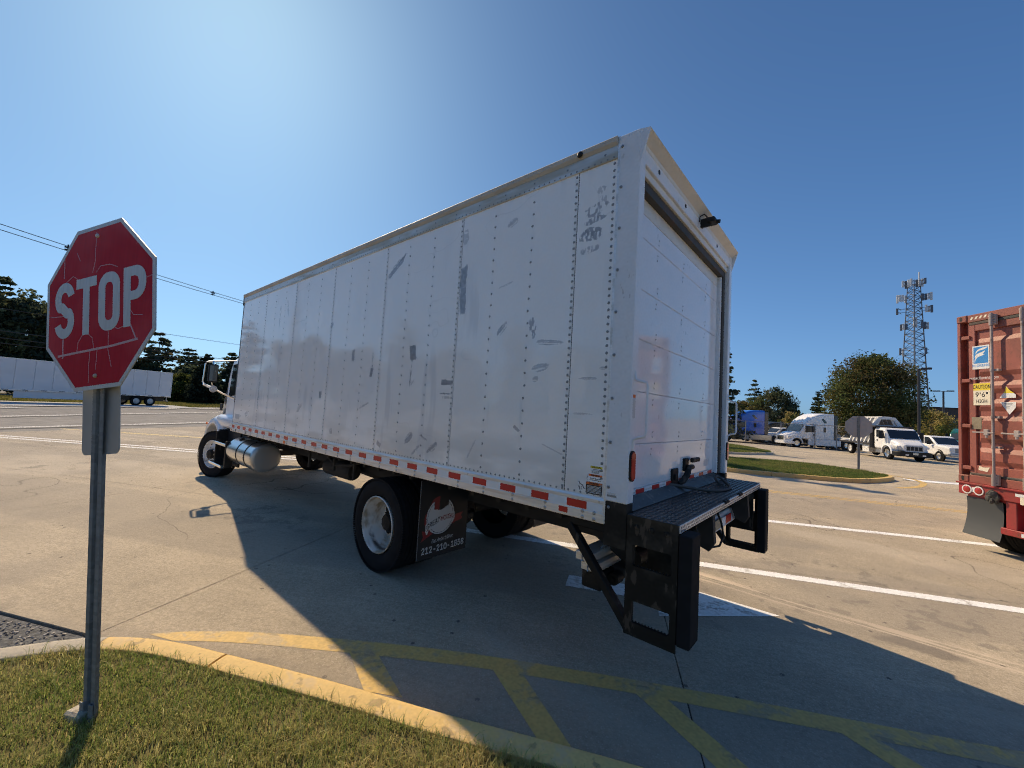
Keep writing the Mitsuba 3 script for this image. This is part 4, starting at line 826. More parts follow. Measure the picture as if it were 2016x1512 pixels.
onflap(sbox(.02, .33, .026, 1.1), 'galv', 0)
disc = Point(cx, cz).buffer(.180, 32); notch = Polygon([(cx-.09, cz+.2), (cx-.09, cz+.075), (cx+.0, cz+.06), (cx+.10, cz+.10), (cx+.10, cz+.2)])
onflap(Polygon([(cx-.20, cz-.1), (cx-.20, cz+.02), (cx-.09, cz+.2), (cx-.02, cz+.2), (cx-.03, cz-.1)]).intersection(Point(cx, cz).buffer(.205, 32)), 'flap_red', 0)
onflap(Polygon([(.06, .50), (.16, .545), (.20, .56), (.17, .635), (.10, .60), (.065, .61), (.085, .55)]), 'flap_red', 0); onflap(Polygon([(.60, .655), (.50, .635), (.44, .62), (.455, .70), (.52, .715), (.60, .725), (.575, .69)]), 'flap_red', 0)
onflap(disc.difference(notch.buffer(.0)), 'flap_white', 1); onflap(Point(cx, cz).buffer(.166, 32).difference(Point(cx, cz).buffer(.162, 32)).difference(notch), 'flap_black', 2)
rib = []
for t in np.linspace(0, 1, 24): x = .105+.375*t; rib.append((x, .595+.075*t+.028*math.sin(t*PI)))
ribbon = Polygon(rib+[(x, z+.072) for x, z in rib[::-1]]); onflap(ribbon, 'flap_white', 3); onflap(Polygon([(.105, .595), (.128, .56), (.15, .602)]), 'flap_white', 1); onflap(Polygon([(.48, .67), (.46, .635), (.44, .68)]), 'flap_white', 1)
def ribbon_text(s, c0, c1, h, mt):
    m = M(); t_ = text(s, h, True); w0 = t_.bounds[1, 0]-t_.bounds[0, 0]; sc = (c1-c0)/w0; v = t_.vertices; x = (c0+c1)/2+v[:, 0]*sc; u = (x-.105)/.375
    z = .595+.075*u+.028*np.sin(u*PI)+.036+v[:, 1]; m.add(np.c_[x, np.full(len(x), YF-.0032-.0028)-v[:, 2]*.2, z], t_.faces); put('lettering', m, mt, parent=mf)
ribbon_text('GREAT', .118, .285, .050, 'black_print'); ribbon_text('MOVERS', .296, .470, .046, 'flap_red')
put('lettering', put_text(M(), 'The Perfect Move', .040, (.335, YF-.0036, .492), np.array([.995, 0, .06]), np.array([-.06, 0, .995]), False, .62, .28, .2), 'flap_white', parent=mf)
put('lettering', put_text(M(), '212-210-1858', .062, (.355, YF-.0036, .408), X3, Z3, True, .86, 0, .2), 'flap_white', parent=mf)
put('mud_flap', M().box(1.89, 2.54, YF-.003, YF+.003, .325, 1.105), 'flap_black', parent=bt)

# fuel tank and cab steps
tk = put('fuel_tank', M().lathe([(.0, -.020), (.21, -.015), (.245, -.004), (.253, .01), (.253, 1.34), (.245, 1.355), (0, 1.37)], (.225, 6.70, .748), (0, 1, 0), 48), 'tank_alu', 40, bt)
put('tank_end', M().lathe([(.0, -.034), (.18, -.030), (.23, -.020), (.244, -.0045)], (.225, 6.70, .748), (0, 1, 0), 48), 'tank_end', 60, tk)
for y in (7.02, 7.46): put('strap', M().lathe([(.2532, -.025), (.2575, -.024), (.2575, .024), (.2532, .025)], (.225, y, .748), (0, 1, 0), 48), 'plastic_black', 40, tk)
put('filler_cap', M().cyl((.16, 7.72, .93), (.12, 7.72, 1.0), .045, 14), 'black_steel', 40, tk)
stp = put('cab_step', M().box(-.03, .10, 8.06, 8.13, .40, .92, .008), 'black_steel', parent=bt)
put('step_bracket', M().box(.02, .40, 8.95, 9.0, .40, 1.05, .008), 'black_steel', parent=stp)
put('tread', M().box(-.03, .18, 8.135, 8.85, .80, .86, .008), 'chrome', parent=stp); put('tread', M().box(-.05, .16, 8.25, 9.08, .375, .43, .008), 'chrome', parent=stp)
put('skirt', M().box(.22, .26, 8.15, 9.05, .38, 1.25, .01), 'plastic_black', parent=bt)
put('splash_guard', M().prism(Polygon([(9.02, 1.08), (9.10, 1.08), (9.06, .35), (9.0, .35)]), (.08, 0, 0), Y3, Z3, 0, .30), 'plastic_black', parent=bt)
# cab
cabk = put('cab', M().loft([(8.22, 1.0, 1.0, 2.55, .16, 1.28), (8.35, 1.04, .98, 2.70, .18, 1.28), (9.15, 1.04, .98, 2.68, .2, 1.28), (9.30, 1.03, 1.0, 2.55, .2, 1.28), (9.72, 1.0, 1.05, 1.72, .12, 1.28)], 6), 'cab_white', 40, bt)
put('door_window', M().prism(Polygon([(8.5, 1.85), (9.25, 1.78), (9.12, 2.48), (8.5, 2.5)]), (.236, 0, 0), Y3, Z3, 0, .02), 'glass_dark', parent=cabk)
put('windscreen', M().obox((1.28, 9.53, 2.14), (1.75, .012, .82), np.stack([X3, np.array([0, .89, .45]), np.array([0, -.45, .89])], 1)), 'glass_dark', parent=cabk)
put('door_handle', M().box(.215, .24, 8.42, 8.52, 1.55, 1.59, .006), 'plastic_black', parent=cabk)
hd = put('hood', M().loft([(9.62, .88, .95, 1.66, .22, 1.28), (10.0, .84, .85, 1.58, .24, 1.28), (10.5, .76, .75, 1.46, .26, 1.28), (10.78, .66, .75, 1.32, .24, 1.28), (10.86, .55, .85, 1.2, .15, 1.28)], 6), 'cab_white', 40, bt)
put('grille', M().box(.85, 1.71, 10.80, 10.885, .80, 1.22, .03), 'chrome', parent=hd)
for sx in (0, 1):
    fx = (lambda x: x) if sx == 0 else (lambda x: W-x)
    # fender: an arch over the wheel, rounded across
    m = M(); R = []; N = 22
    for k in range(N):
        a = math.radians(-8+k*176/(N-1)); yy = 9.62+math.cos(a)*(.72 if math.cos(a) > 0 else .66); zz = .66+math.sin(a)*.70*(1.0 if math.cos(a) > 0 else 1.02)
        yi = 9.62+math.cos(a)*(.60 if math.cos(a) > 0 else .58); zi = .60+math.sin(a)*.565
        R.append([(fx(.62), yy*.97+.03*9.62, zz+.02), (fx(.30), yy, zz), (fx(.16), yy*.995+.005*9.62, zz-.025), (fx(.095), yy*.97+.03*9.62, zz-.085), (fx(.085), yi*.99+.01*9.62, zi+.02), (fx(.10), yi, zi), (fx(.4), yi, zi)])
    R = np.array(R); a_, b_ = R.shape[:2]; i, j = np.meshgrid(np.arange(a_-1), np.arange(b_-1), indexing='ij'); q = np.stack([i*b_+j, i*b_+j+1, (i+1)*b_+j+1, (i+1)*b_+j], -1).reshape(-1, 4)
    m.add(R.reshape(-1, 3), q if sx == 0 else q[:, ::-1])
    m.add(*M().loft([(8.40, .16, 1.14, 1.40, .10, fx(.30)), (8.6, .20, 1.12, 1.41, .12, fx(.28)), (9.1, .20, 1.12, 1.40, .12, fx(.28)), (9.4, .19, 1.2, 1.385, .09, fx(.29))], 5).arr())
    put('fender', m, 'cab_white', 50, bt)
    put('turn_lamp', M().box(min(fx(.10), fx(.08)), max(fx(.10), fx(.08)), 10.08, 10.14, 1.12, 1.17, .008), 'orange', parent=bt)
    put('headlamp', M().loft([(10.30, .12, .9, 1.08, .05, fx(.36)), (10.42, .09, .92, 1.05, .04, fx(.40))], 5), 'lamp_clear', 40, bt)
    xm = fx(-.19); s_ = 1 if sx == 0 else -1; ym = 8.78
    mr = put('mirror', M().box(min(xm-.085*1, xm+.085), max(xm-.085, xm+.085), ym-.01, ym+.07, 2.06, 2.43, .03), 'plastic_black', 40, bt)
    put('glass', M().box(xm-.066, xm+.066, ym-.0125, ym-.0095, 2.085, 2.405), 'glass_mid', parent=mr)
    lp_ = M().tube([(fx(.24), ym+.16, 2.56), (fx(.0), ym+.14, 2.53), (fx(-.24), ym+.10, 2.49), (fx(-.305), ym+.08, 2.465), (fx(-.32), ym+.08, 2.43), (fx(-.335), ym+.08, 2.06), (fx(-.31), ym+.06, 2.01), (fx(-.20), ym+.06, 1.97), (fx(.02), ym+.04, 1.84), (fx(.25), ym, 1.74)], .018, 8)
    lp_.tube([(fx(-.335), ym+.03, 2.06), (fx(-.34), ym+.0, 2.0), (fx(-.25), ym+.02, 1.95), (fx(-.18), ym+.02, 1.97)], .012, 6).tube([(fx(-.19), ym+.05, 2.43), (fx(-.19), ym+.08, 2.51)], .014, 6).tube([(fx(-.19), ym+.05, 2.06), (fx(-.15), ym+.05, 1.94)], .014, 6)
    put('arm', lp_, 'chrome', 40, mr)
    put('round_mirror', M().lathe([(0, -.03), (.05, -.026), (.068, -.01), (.07, .01), (.06, .03), (0, .04)], (fx(-.165), ym, 1.925), (0, 1, 0), 20), 'box_grey', 40, mr)
put('front_bumper', M().loft([(10.70, 1.12, .42, .72, .06, 1.28), (10.95, 1.0, .42, .72, .08, 1.28)], 5), 'chrome', 40, bt)
put('hood_vent', M().box(.22, .236, 9.58, 9.75, 1.46, 1.62), 'plastic_black', parent=hd)

# ------------------------------------------------------------------ helpers for placed things
def place(loc, fwd):
    """local +y runs along fwd"""
    a = math.degrees(math.atan2(-fwd[0], fwd[1])); return T().translate(list(map(float, loc))).rotate([0, 0, 1], a)
def gz(x): return float(hz(x))

# ------------------------------------------------------------------ far stop sign, seen from behind
fs = thing('stop_sign', 'grey back of a stop sign standing on the grass island', 'stop sign')
fdv = np.array([21.54, -1.22])-CAM[:2]; fdv /= np.linalg.norm(fdv); fr_ = np.array([fdv[1], -fdv[0], 0]); fo = np.array([21.5, -1.22, 1.985])
ang = .12; fr2 = np.array([fr_[0]*math.cos(ang)-fr_[1]*math.sin(ang), fr_[0]*math.sin(ang)+fr_[1]*math.cos(ang), 0])
nb = np.cross(fr2, Z3)                                                             # towards the camera
put('plate', M().prism(octagon(.470), fo, fr2, Z3, -.002, .002), 'sign_back', parent=fs)
put('face', M().prism(octagon(.468), fo, fr2, Z3, -.0035, -.0021), 'sign_red', parent=fs)
put('post', M().prism(affinity.scale(uch, 1.15, 1.15, origin=(0, 0)), fo+nb*.003+np.array([0, 0, -1.90]), fr2, np.cross(Z3, fr2), 0, 2.42) if False else M().obox(fo+nb*.022+np.array([0, 0, -.72]), (.09, .036, 2.40), np.stack([fr2, nb, Z3], 1), .01), 'galv', parent=fs)

# ------------------------------------------------------------------ red container on its trailer
ct = thing('shipping_container', 'rusty red shipping container with locking bars and stickers at the right edge', 'container')
CR = np.array([-.747, -.663, 0]); CR /= np.linalg.norm(CR); CN = np.cross(CR, Z3)      # right along the door face; out of it
CO = np.array([7.945, -2.570, 1.075]); CHt = 2.855
def C3(a, z, d=0.0): return CO+CR*a+Z3*z+CN*d
RC = np.stack([CR, CN, Z3], 1)
def cbox(m, a0, a1, z0, z1, d0, d1, b=0): return m.obox(C3((a0+a1)/2, (z0+z1)/2, (d0+d1)/2), (a1-a0, d1-d0, z1-z0), RC, b)
bodyc = put('body', cbox(M(), .05, 2.39, .15, 2.78, -12.1, -.12), 'container_red', parent=ct)
for nm, args in (('corner_post', (.0, .055, .118, 2.737, -.16, -.01)), ('corner_post', (2.383, 2.438, .118, 2.737, -.16, -.01)), ('top_header', (.162, 2.276, 2.72, 2.85, -.14, -.012)), ('bottom_sill', (.162, 2.276, .0, .13, -.14, -.006))): put(nm, cbox(M(), *args, .006), 'container_red', parent=ct)
for a0 in (.0, 2.276):
    for z0 in (0, 2.737):
        cc = put('corner_casting', cbox(M(), a0, a0+.162, z0, z0+.118, -.178, .004, .012), 'container_red', 30, ct)
        put('slot', M().prism(LineString([(0, -.016), (0, .016)]).buffer(.021, 8), C3(a0+.075, z0+.06, .0045), CR, Z3, -.001, .0015), 'flap_black', parent=cc)
for sd in (0, 1):                                                                      # side walls with corrugations
    cor = M(); a = .0 if sd == 0 else 2.438
    for k in range(36): cbox(cor, min(a+.012, a+.05) if sd == 0 else a-.05, a+.05 if sd == 0 else a-.012, .16, 2.74, -.40-.28*k, -.24-.28*k)
    put('side_wall', cor, 'container_red', parent=ct, kind='stuff')
def pillow_panel(m, a0, a1, z0, z1, d, h, e):
    """a pressed panel: the raised field sits h proud, with sloping sides e wide"""
    v = [C3(a0, z0, d), C3(a1, z0, d), C3(a1, z1, d), C3(a0, z1, d), C3(a0+e*.6, z0+e, d+h), C3(a1-e*.6, z0+e, d+h), C3(a1-e*.6, z1-e, d+h), C3(a0+e*.6, z1-e, d+h)]
    return m.add(v, [[0, 1, 5, 4], [1, 2, 6, 5], [2, 3, 7, 6], [3, 0, 4, 7], [4, 5, 6, 7]])
bars_a = [.505, .905]
for sd, (a0, a1) in enumerate(((.165, 1.208), (1.23, 2.272))):
    dr_ = put('door', cbox(M(), a0, a1, .165, 2.70, -.10, -.055, .004), 'container_red', parent=ct)
    fr_m = M(); cbox(fr_m, a0, a0+.10, .165, 2.70, -.0545, -.020, .006); cbox(fr_m, a1-.10, a1, .165, 2.70, -.0545, -.020, .006); cbox(fr_m, a0+.1005, a1-.1005, .165, .30, -.0545, -.020, .006); cbox(fr_m, a0+.1005, a1-.1005, 2.56, 2.70, -.0545, -.020, .006)
    put('door_frame', fr_m, 'container_red', parent=dr_)
    zz_ = [(.33, .56), (.68, 1.00), (1.06, 1.42), (1.50, 1.82), (1.90, 2.50)] if False else [(.31, .78), (.86, 1.30), (1.37, 1.70), (1.78, 2.42)]
    for z0, z1 in [(.32, .60), (.68, 1.12), (1.20, 1.40), (1.49, 1.69), (1.78, 2.42)]:
        put('door_corrugation', pillow_panel(M(), a0+.12, a1-.12, z0, z1, -.054, .034, .075), 'container_red', parent=dr_)
    put('gasket', cbox(M(), a0+.01, a1-.004, .13, .172, -.055, -.010, .012) if True else None, 'gasket', parent=dr_)
    put('gasket', cbox(M(), a0+.01, a1-.004, 2.665, 2.715, -.055, -.012, .012), 'gasket', parent=dr_)
    for z in (.245, .95, 1.72, 2.46):
        aa = a0 if sd == 0 else a1
        hg = M(); cbox(hg, aa-.125 if sd == 0 else aa-.04, aa+.04 if sd == 0 else aa+.125, z-.03, z+.03, -.02, .006, .008); hg.cyl(C3(aa-.105 if sd == 0 else aa+.105, z-.05, .0), C3(aa-.105 if sd == 0 else aa+.105, z+.05, .0), .018, 10); put('hinge', hg, 'container_red', parent=dr_)
    for bx in ((.395, .79) if sd == 0 else (.25, .645)):
        a = a0+bx
        rb = put('locking_bar', M().cyl(C3(a, .06, .052), C3(a, 2.80, .052), .0185, 14), 'bar_grey', 40, dr_)
        for z, h in ((.10, .17), (2.69, .17)):
            kp = M(); cbox(kp, a-.045, a+.05, z-h/2, z+h/2, -.005, .045, .008); kp.cyl(C3(a, z-h*.55, .052), C3(a, z+h*.55, .052), .03, 12)
            for q in range(4): kp.lathe([(.013, 0), (.010, .012), (0, .014)], C3(a+.035, z-h*.38+q*h*.25, .045), CN, 6)
            put('keeper', kp, 'bar_grey', 30, rb)
        for z in (.62, 1.10, 1.86):
            gd = M(); cbox(gd, a-.03, a+.075, z-.018, z+.018, -.02, .038, .004); gd.cyl(C3(a, z-.02, .052), C3(a, z+.02, .052), .026, 12); put('guide', gd, 'bar_grey', 30, rb)
        hd_ = M(); cbox(hd_, a-.28, a+.02, .835, .858, .052, .075, .004); cbox(hd_, a-.12, a-.05, .80, .90, .03, .075, .008); hd_.cyl(C3(a-.085, .80, .06), C3(a-.085, .765, .06), .018, 8); put('handle', hd_, 'bar_grey', 30, rb)
# stickers on the left leaf
dk_ = ct+'__sticker'
lg = put('sticker', cbox(M(), .225, .468, 1.905, 2.30, -.0195, -.0175), 'white_print', parent=ct, label='square blue and white leasing logo')
lo_ = C3(.3465, 2.115, -.0172)
put('field', M().prism(sbox(-.105, -.115, .105, .165), lo_, CR, Z3, 0, .0006), 'logo_blue', parent=lg)
sw = [Polygon([(-.075, .04), (-.05, .085), (-.01, .105), (.04, .112), (.095, .140), (.098, .158), (.06, .150), (.0, .138), (-.04, .118), (-.068, .085)]), Polygon([(-.085, -.02), (-.05, .02), (-.01, .035), (.03, .042), (.058, .075), (.062, .095), (.02, .074), (-.02, .062), (-.06, .045), (-.082, .015)]), Polygon([(-.085, -.11), (-.075, -.05), (-.05, -.015), (-.01, .005), (.02, .012), (.055, .035), (.02, .045), (-.03, .03), (-.07, .0), (-.088, -.05)])]
put('emblem', M().prism(unary_union(sw), lo_, CR, Z3, .0006, .0014), 'white_print', parent=lg)
put('lettering', put_text(M(), 'FLORENS', .040, lo_-Z3*.152, CR, Z3, True, .98, 0, .6), 'logo_blue', parent=lg)
put('web_address', put_text(M(), 'www.florens.com', .045, C3(.385, 1.755, -.0172), CR, Z3, False, .80, 0, .6), 'white_print', parent=ct)
cs1 = put('caution_sign', cbox(M(), .232, .472, 1.30, 1.665, -.0195, -.0175), 'plate_cream', parent=ct)
put('band', cbox(M(), .233, .471, 1.545, 1.664, -.0174, -.0168), 'yellow_print', parent=cs1)
for tx, z, h, sxx in (('CAUTION', 1.605, .062, .62), ('9\'6"', 1.475, .075, .9), ('HIGH', 1.365, .055, .8)): put('lettering', put_text(M(), tx, h, C3(.352, z, -.0172 if h < .06 or z < 1.5 else -.0166), CR, Z3, True, sxx, 0, .5), 'black_print', parent=cs1)
t1 = put('sticker', M().prism(Polygon([(-.105, -.09), (.105, -.09), (.105, -.04), (.03, .03), (-.02, .10), (-.035, .02), (-.08, -.05)]), C3(.70, 1.50, -.0185), CR, Z3, 0, .001), 'white_print', parent=ct, label='yellow and white triangular warning sticker')
put('band', M().prism(Polygon([(-.055, -.015), (.08, -.015), (.03, .03), (-.02, .095), (-.035, .02)]), C3(.70, 1.50, -.0174), CR, Z3, 0, .0006), 'yellow_print', parent=t1)
t2 = put('sticker', M().prism(Polygon([(-.10, .09), (.105, .09), (.10, .0), (.02, -.11), (-.02, -.04)]), C3(.70, 1.255, -.0185), CR, Z3, 0, .001), 'white_print', parent=ct, label='white pointed sticker with fine print')
ln = M()
for z, w in ((.065, .07), (.045, .06), (.015, .03), (-.005, .025)): ln.prism(sbox(-w*.6, z-.005, w, z+.005), C3(.70, 1.255, -.0174), CR, Z3, 0, .0005)
put('fine_print', ln, 'veh_grey', parent=t2)
put('data_plate', cbox(M(), .185+.02, .345, .90, 1.10, -.0195, -.017), 'metal_plate', parent=ct)
put('sticker', M().prism(Polygon([(-.07, -.03), (.02, -.04), (.05, -.05), (.09, .03), (-.0, .02), (-.06, .04)]), C3(.36, .255, -.0185), CR, Z3, 0, .001), 'plate_cream', parent=ct, label='torn cream sticker remnant')
st_ = M()
for q in range(5): st_.prism(Polygon([(q*.065, 0), (q*.065+.03, 0), (q*.065+.055, .045), (q*.065+.025, .045)]), C3(.20, 2.762, -.0118), CR, Z3, 0, .001)
put('hazard_stripe', st_, 'plate_cream', parent=ct)
ch_ = thing('container_trailer', 'red rusty container trailer with twin lamps and grey mud flap under the red container', 'trailer')
RB = cbox(M(), .02, 2.42, -.20, -.005, -.16, .02, .008); put('rear_bolster', RB, 'chassis_red', parent=ch_)
put('edge_angle', cbox(M(), .0, 2.44, -.028, -.002, -.10, .045, .004), 'chassis_red', parent=ch_)
for a in (.155, .325):
    tl = put('lamp', M().lathe([(.072, 0), (.072, .012), (.058, .014), (.055, .006)], C3(a, -.115, .02), CN, 24), 'white_print', 40, ch_)
    put('lens', M().lathe([(.056, .006), (.050, .014), (.03, .019), (0, .021)], C3(a, -.115, .02), CN, 20), 'lamp_red', 40, tl)
put('white_tag', cbox(M(), .225, .262, -.15, -.07, .0205, .0225), 'white_print', parent=ch_)
rp = rng.normal(0, 1, (1, 3)); rg = M()
for q in range(7): g = q*.9; rg.lathe([(.0, -.03), (.045, -.02), (.055, 0), (.045, .02), (0, .03)], C3(.53+.05*math.cos(g), -.17+.06*math.sin(g), .045+.02*math.sin(2*g)), CN+CR*math.sin(g), 8)
put('rag_bundle', rg, 'gasket', 40, ch_)
fl_ = M(); N = 9
fv = []
for k in range(N):
    z = -.23-.62*k/(N-1); d = -.02-.03*math.sin(k/(N-1)*PI)+.05*(k/(N-1))**2
    fv += [C3(.11-.03*(k/(N-1)), z, d), C3(.62+.0*k-.01*k/(N-1), z-.01, d+.012)]
ff = [[2*k, 2*k+1, 2*k+3, 2*k+2] for k in range(N-1)]; vv = np.array(fv); fl_.add(np.vstack([vv, vv-CN*.008]), np.vstack([ff, np.array(ff)[:, ::-1]+len(vv)]))
put('mud_flap', fl_, 'flap_grey', 40, ch_); put('flap_hanger', cbox(M(), .12, .64, -.245, -.2005, -.06, -.025, .006), 'chassis_red', parent=ch_)
fr1 = M(); cbox(fr1, .66, .80, -.62, -.2005, -.12, .0, .008); put('bumper_upright', fr1, 'chassis_red', parent=ch_); fr1 = M(); cbox(fr1, 1.64, 1.78, -.62, -.2005, -.12, .0, .008); put('bumper_upright', fr1, 'chassis_red', parent=ch_)
put('bumper_beam', cbox(M(), .60, 1.84, -.72, -.6205, -.12, .015, .008), 'chassis_red', parent=ch_)
put('white_tape', cbox(M(), .86, 1.0, -.70, -.645, .0155, .0165), 'tape_white', parent=ch_); put('white_tape', cbox(M(), .80, .97, -.105, -.06, .0205, .0215), 'tape_white', parent=ch_)
put('gusset', cbox(M(), .95, 1.5, -.62, -.2005, -.35, -.13, .01), 'chassis_red', parent=ch_)
pl_ = put('number_board', cbox(M(), .86, 1.36, -.215, -.108, .0205, .024), 'plate_cream', parent=ch_)
put('lettering', put_text(M(), 'DCHZ 40', .062, C3(1.11, -.16, .0243), CR, Z3, True, .95, 0, .5), 'black_print', parent=pl_)
for a in (.72, 1.60): put('side_rail', cbox(M(), a, a+.12, -.45, -.21, -12, -.17), 'chassis_red', parent=ch_)
for d in (-.66, -1.95):
    for a0 in (.16, .44, 1.72, 2.0):
        k = put('wheel', M().lathe(tyre_prof(.27, .52, .30), C3(a0+.14, -CO[2]+.52, d), CR, 48), 'rubber', 35, ch_)
        put('rim', M().lathe([(.30, -.10), (.29, -.06), (.2, -.02), (0, -.02)], C3(a0+.14, -CO[2]+.52, d), CR, 24), 'rim_dirty', 35, k)
    put('axle', M().cyl(C3(.3, -CO[2]+.52, d), C3(2.15, -CO[2]+.52, d), .07, 10), 'chassis', parent=ch_)

# ------------------------------------------------------------------ white trailer across the road
tl_ = thing('semi_trailer', 'long white semi-trailer parked across the road behind the stop sign', 'trailer')
A = np.array([7.49, 59.05]); RT = np.stack([np.r_[tr_d, 0], np.r_[tr_n, 0], Z3], 1)
def tbox(m, s0, s1, n0, n1, z0, z1, b=0): c = A-tr_d*(s0+s1)/2+tr_n*(n0+n1)/2; return m.obox((c[0], c[1], (z0+z1)/2), (s1-s0, n1-n0, z1-z0), RT, b)
put('box', tbox(M(), .05, 16.1, .05, 2.55, 1.12, 3.80), 'trailer_white', parent=tl_)
for k in range(13): put('side_panel', tbox(M(), .02+1.235*k, 1.235*(k+1)-.01, .0, .048, 1.16, 3.78, .01), 'trailer_white', parent=tl_)
put('bottom_rail', tbox(M(), .0, 16.1, -.02, .10, 1.04, 1.16, .01), 'aluminium', parent=tl_)
mk = []
for k in range(14): put('side_marker', tbox(M(), .6+1.2*k, 1.0+1.2*k, -.026, -.0205, 1.09, 1.14), 'plastic_black', parent=tl_)
put('rear_frame', tbox(M(), -.06, .0, .0, 2.6, .98, 3.86, .01), 'trailer_white', parent=tl_)
put('top_rail', tbox(M(), .0, 16.1, -.01, .05, 3.785, 3.86), 'aluminium', parent=tl_)
put('side_skirt', tbox(M(), 5.2, 12.2, .15, .19, .42, 1.03, .01), 'trailer_white', parent=tl_)
for s in (1.9, 3.2):
    for n in (.18, 2.42):
        c = A-tr_d*s+tr_n*n; k = put('wheel', M().lathe(tyre_prof(.27, .5, .30), (c[0], c[1], .5), (tr_n[0], tr_n[1], 0), 28), 'rubber', 35, tl_); put('rim', M().lathe([(.30, -.10), (.28, -.05), (.15, -.09), (0, -.09)], (c[0], c[1], .5), (tr_n[0], tr_n[1], 0), 20), 'alu_dull', 35, k)
put('undercarriage', tbox(M(), .4, 4.6, .4, 2.2, .55, 1.04), 'chassis', parent=tl_); put('rear_guard', tbox(M(), .02, .12, .3, 2.3, .50, .60).add(*tbox(M(), .02, .10, .5, .6, .6, 1.0).arr()).add(*tbox(M(), .02, .10, 2.0, 2.1, .6, 1.0).arr()), 'steel', parent=tl_)
put('landing_gear', tbox(M(), 13.0, 13.15, .5, .65, .1, 1.04).add(*tbox(M(), 13.0, 13.15, 1.9, 2.05, .1, 1.04).arr()), 'chassis', parent=tl_)
put('tractor_frame', tbox(M(), 13.6, 16.4, .3, 2.3, .45, 1.03), 'chassis', parent=tl_)

# ------------------------------------------------------------------ trees
def leafcards(P, size, r, col, var, flat=0.0):
    """one small bent card per point"""
    n = len(P); a = r.normal(0, 1, (n, 3)); a[:, 2] *= (1-flat*.7); a /= np.linalg.norm(a, axis=1, keepdims=True)
    b = np.cross(a, r.normal(0, 1, (n, 3))); b /= np.linalg.norm(b, axis=1, keepdims=True); s = size*r.uniform(.55, 1.35, n)[:, None]
    V = np.stack([P-a*s, P+b*s*.55, P+a*s, P-b*s*.55], 1); i = np.arange(n)[:, None]*4
    return V.reshape(-1, 3), np.vstack([i+[[0, 1, 2]], i+[[0, 2, 3]]]), np.repeat(np.clip(col*(1+r.normal(0, var, (n, 1))), .004, .9), 4, 0)
def round_tree(key, loc, H, R, label, seed, cols, trunk=.12, z0=.12, leaf=.16, K=230, per=70, cat='tree', group=None, squash=1.0, twigs=40, lobes=7):
    r = np.random.default_rng(seed); k = thing(key, label, cat, group); loc = np.asarray(loc, float); zc = H*(z0+1)/2; hh = H*(1-z0)/2
    lob = [(r.uniform(0, 2*PI), r.uniform(-.5, .9), r.uniform(.75, 1.0)) for _ in range(lobes)]
    C = []
    while len(C) < K:
        d = r.normal(0, 1, 3); d /= np.linalg.norm(d); rad = r.uniform(.25, 1)**.45
        f = .80+.32*meshkit.fbm((d*1.9+seed)[None], 3)[0]
        p = d*rad*f*np.array([R, R, hh*squash]); 
        if p[2] < -hh*.98: continue
        C.append(p)
    C = np.array(C); tone = .65+.7*meshkit.fbm(C*1.3/R+seed, 2); P, col = [], []
    for c, t in zip(C, tone):
        n = int(per*r.uniform(.5, 1.4)); s = .10*R*r.uniform(.7, 1.5); P.append(c+np.clip(r.normal(0, 1, (n, 3)), -1.7, 1.7)*np.array([s, s, s*.75])); ci = np.array(cols[r.integers(len(cols))]); col.append(np.repeat((ci*t)[None], n, 0))
    P, col = np.vstack(P)+np.array([0, 0, zc]), np.vstack(col); V, Fc, cc = leafcards(P, leaf, r, col, .18)
    tk_ = M(); tr = H*.022
    tk_.tube([(0, 0, -.3), (0, 0, H*.06), (.02*R, .01*R, H*.2), (.0, .0, H*.45), (.03*R, 0, H*.75)], [tr*1.4, tr*1.1, tr, tr*.7, tr*.25], 9)
    put('trunk', tk_, 'bark', 40, k, tw=T().translate(loc.tolist()))
    lb = M()
    for q in range(10):
        g = r.uniform(0, 2*PI); zz = H*r.uniform(.14, .5); e = C[r.integers(len(C))]*.8+np.array([0, 0, zc]); mid = (np.array([0, 0, zz])+e)/2+r.normal(0, .05*R, 3); lb.tube([(0, 0, zz), mid, e], [tr*.5, tr*.32, tr*.1], 6)
    for q in range(twigs):
        d = r.normal(0, 1, 3); d[2] = abs(d[2])*.9-.1; d /= np.linalg.norm(d); b_ = d*np.array([R, R, hh])*.85+np.array([0, 0, zc]); lb.tube([b_, b_+d*R*.10, b_+(d+r.normal(0, .3, 3))*R*.20], [.02, .014, .006], 4)
    put('limbs', lb, 'bark', 40, k, tw=T().translate(loc.tolist()), kind='stuff')
    put('crown', trimesh.Trimesh(V, Fc, process=False), 'leaf', parent=k, tw=T().translate(loc.tolist()), color=cc, kind='stuff'); return k
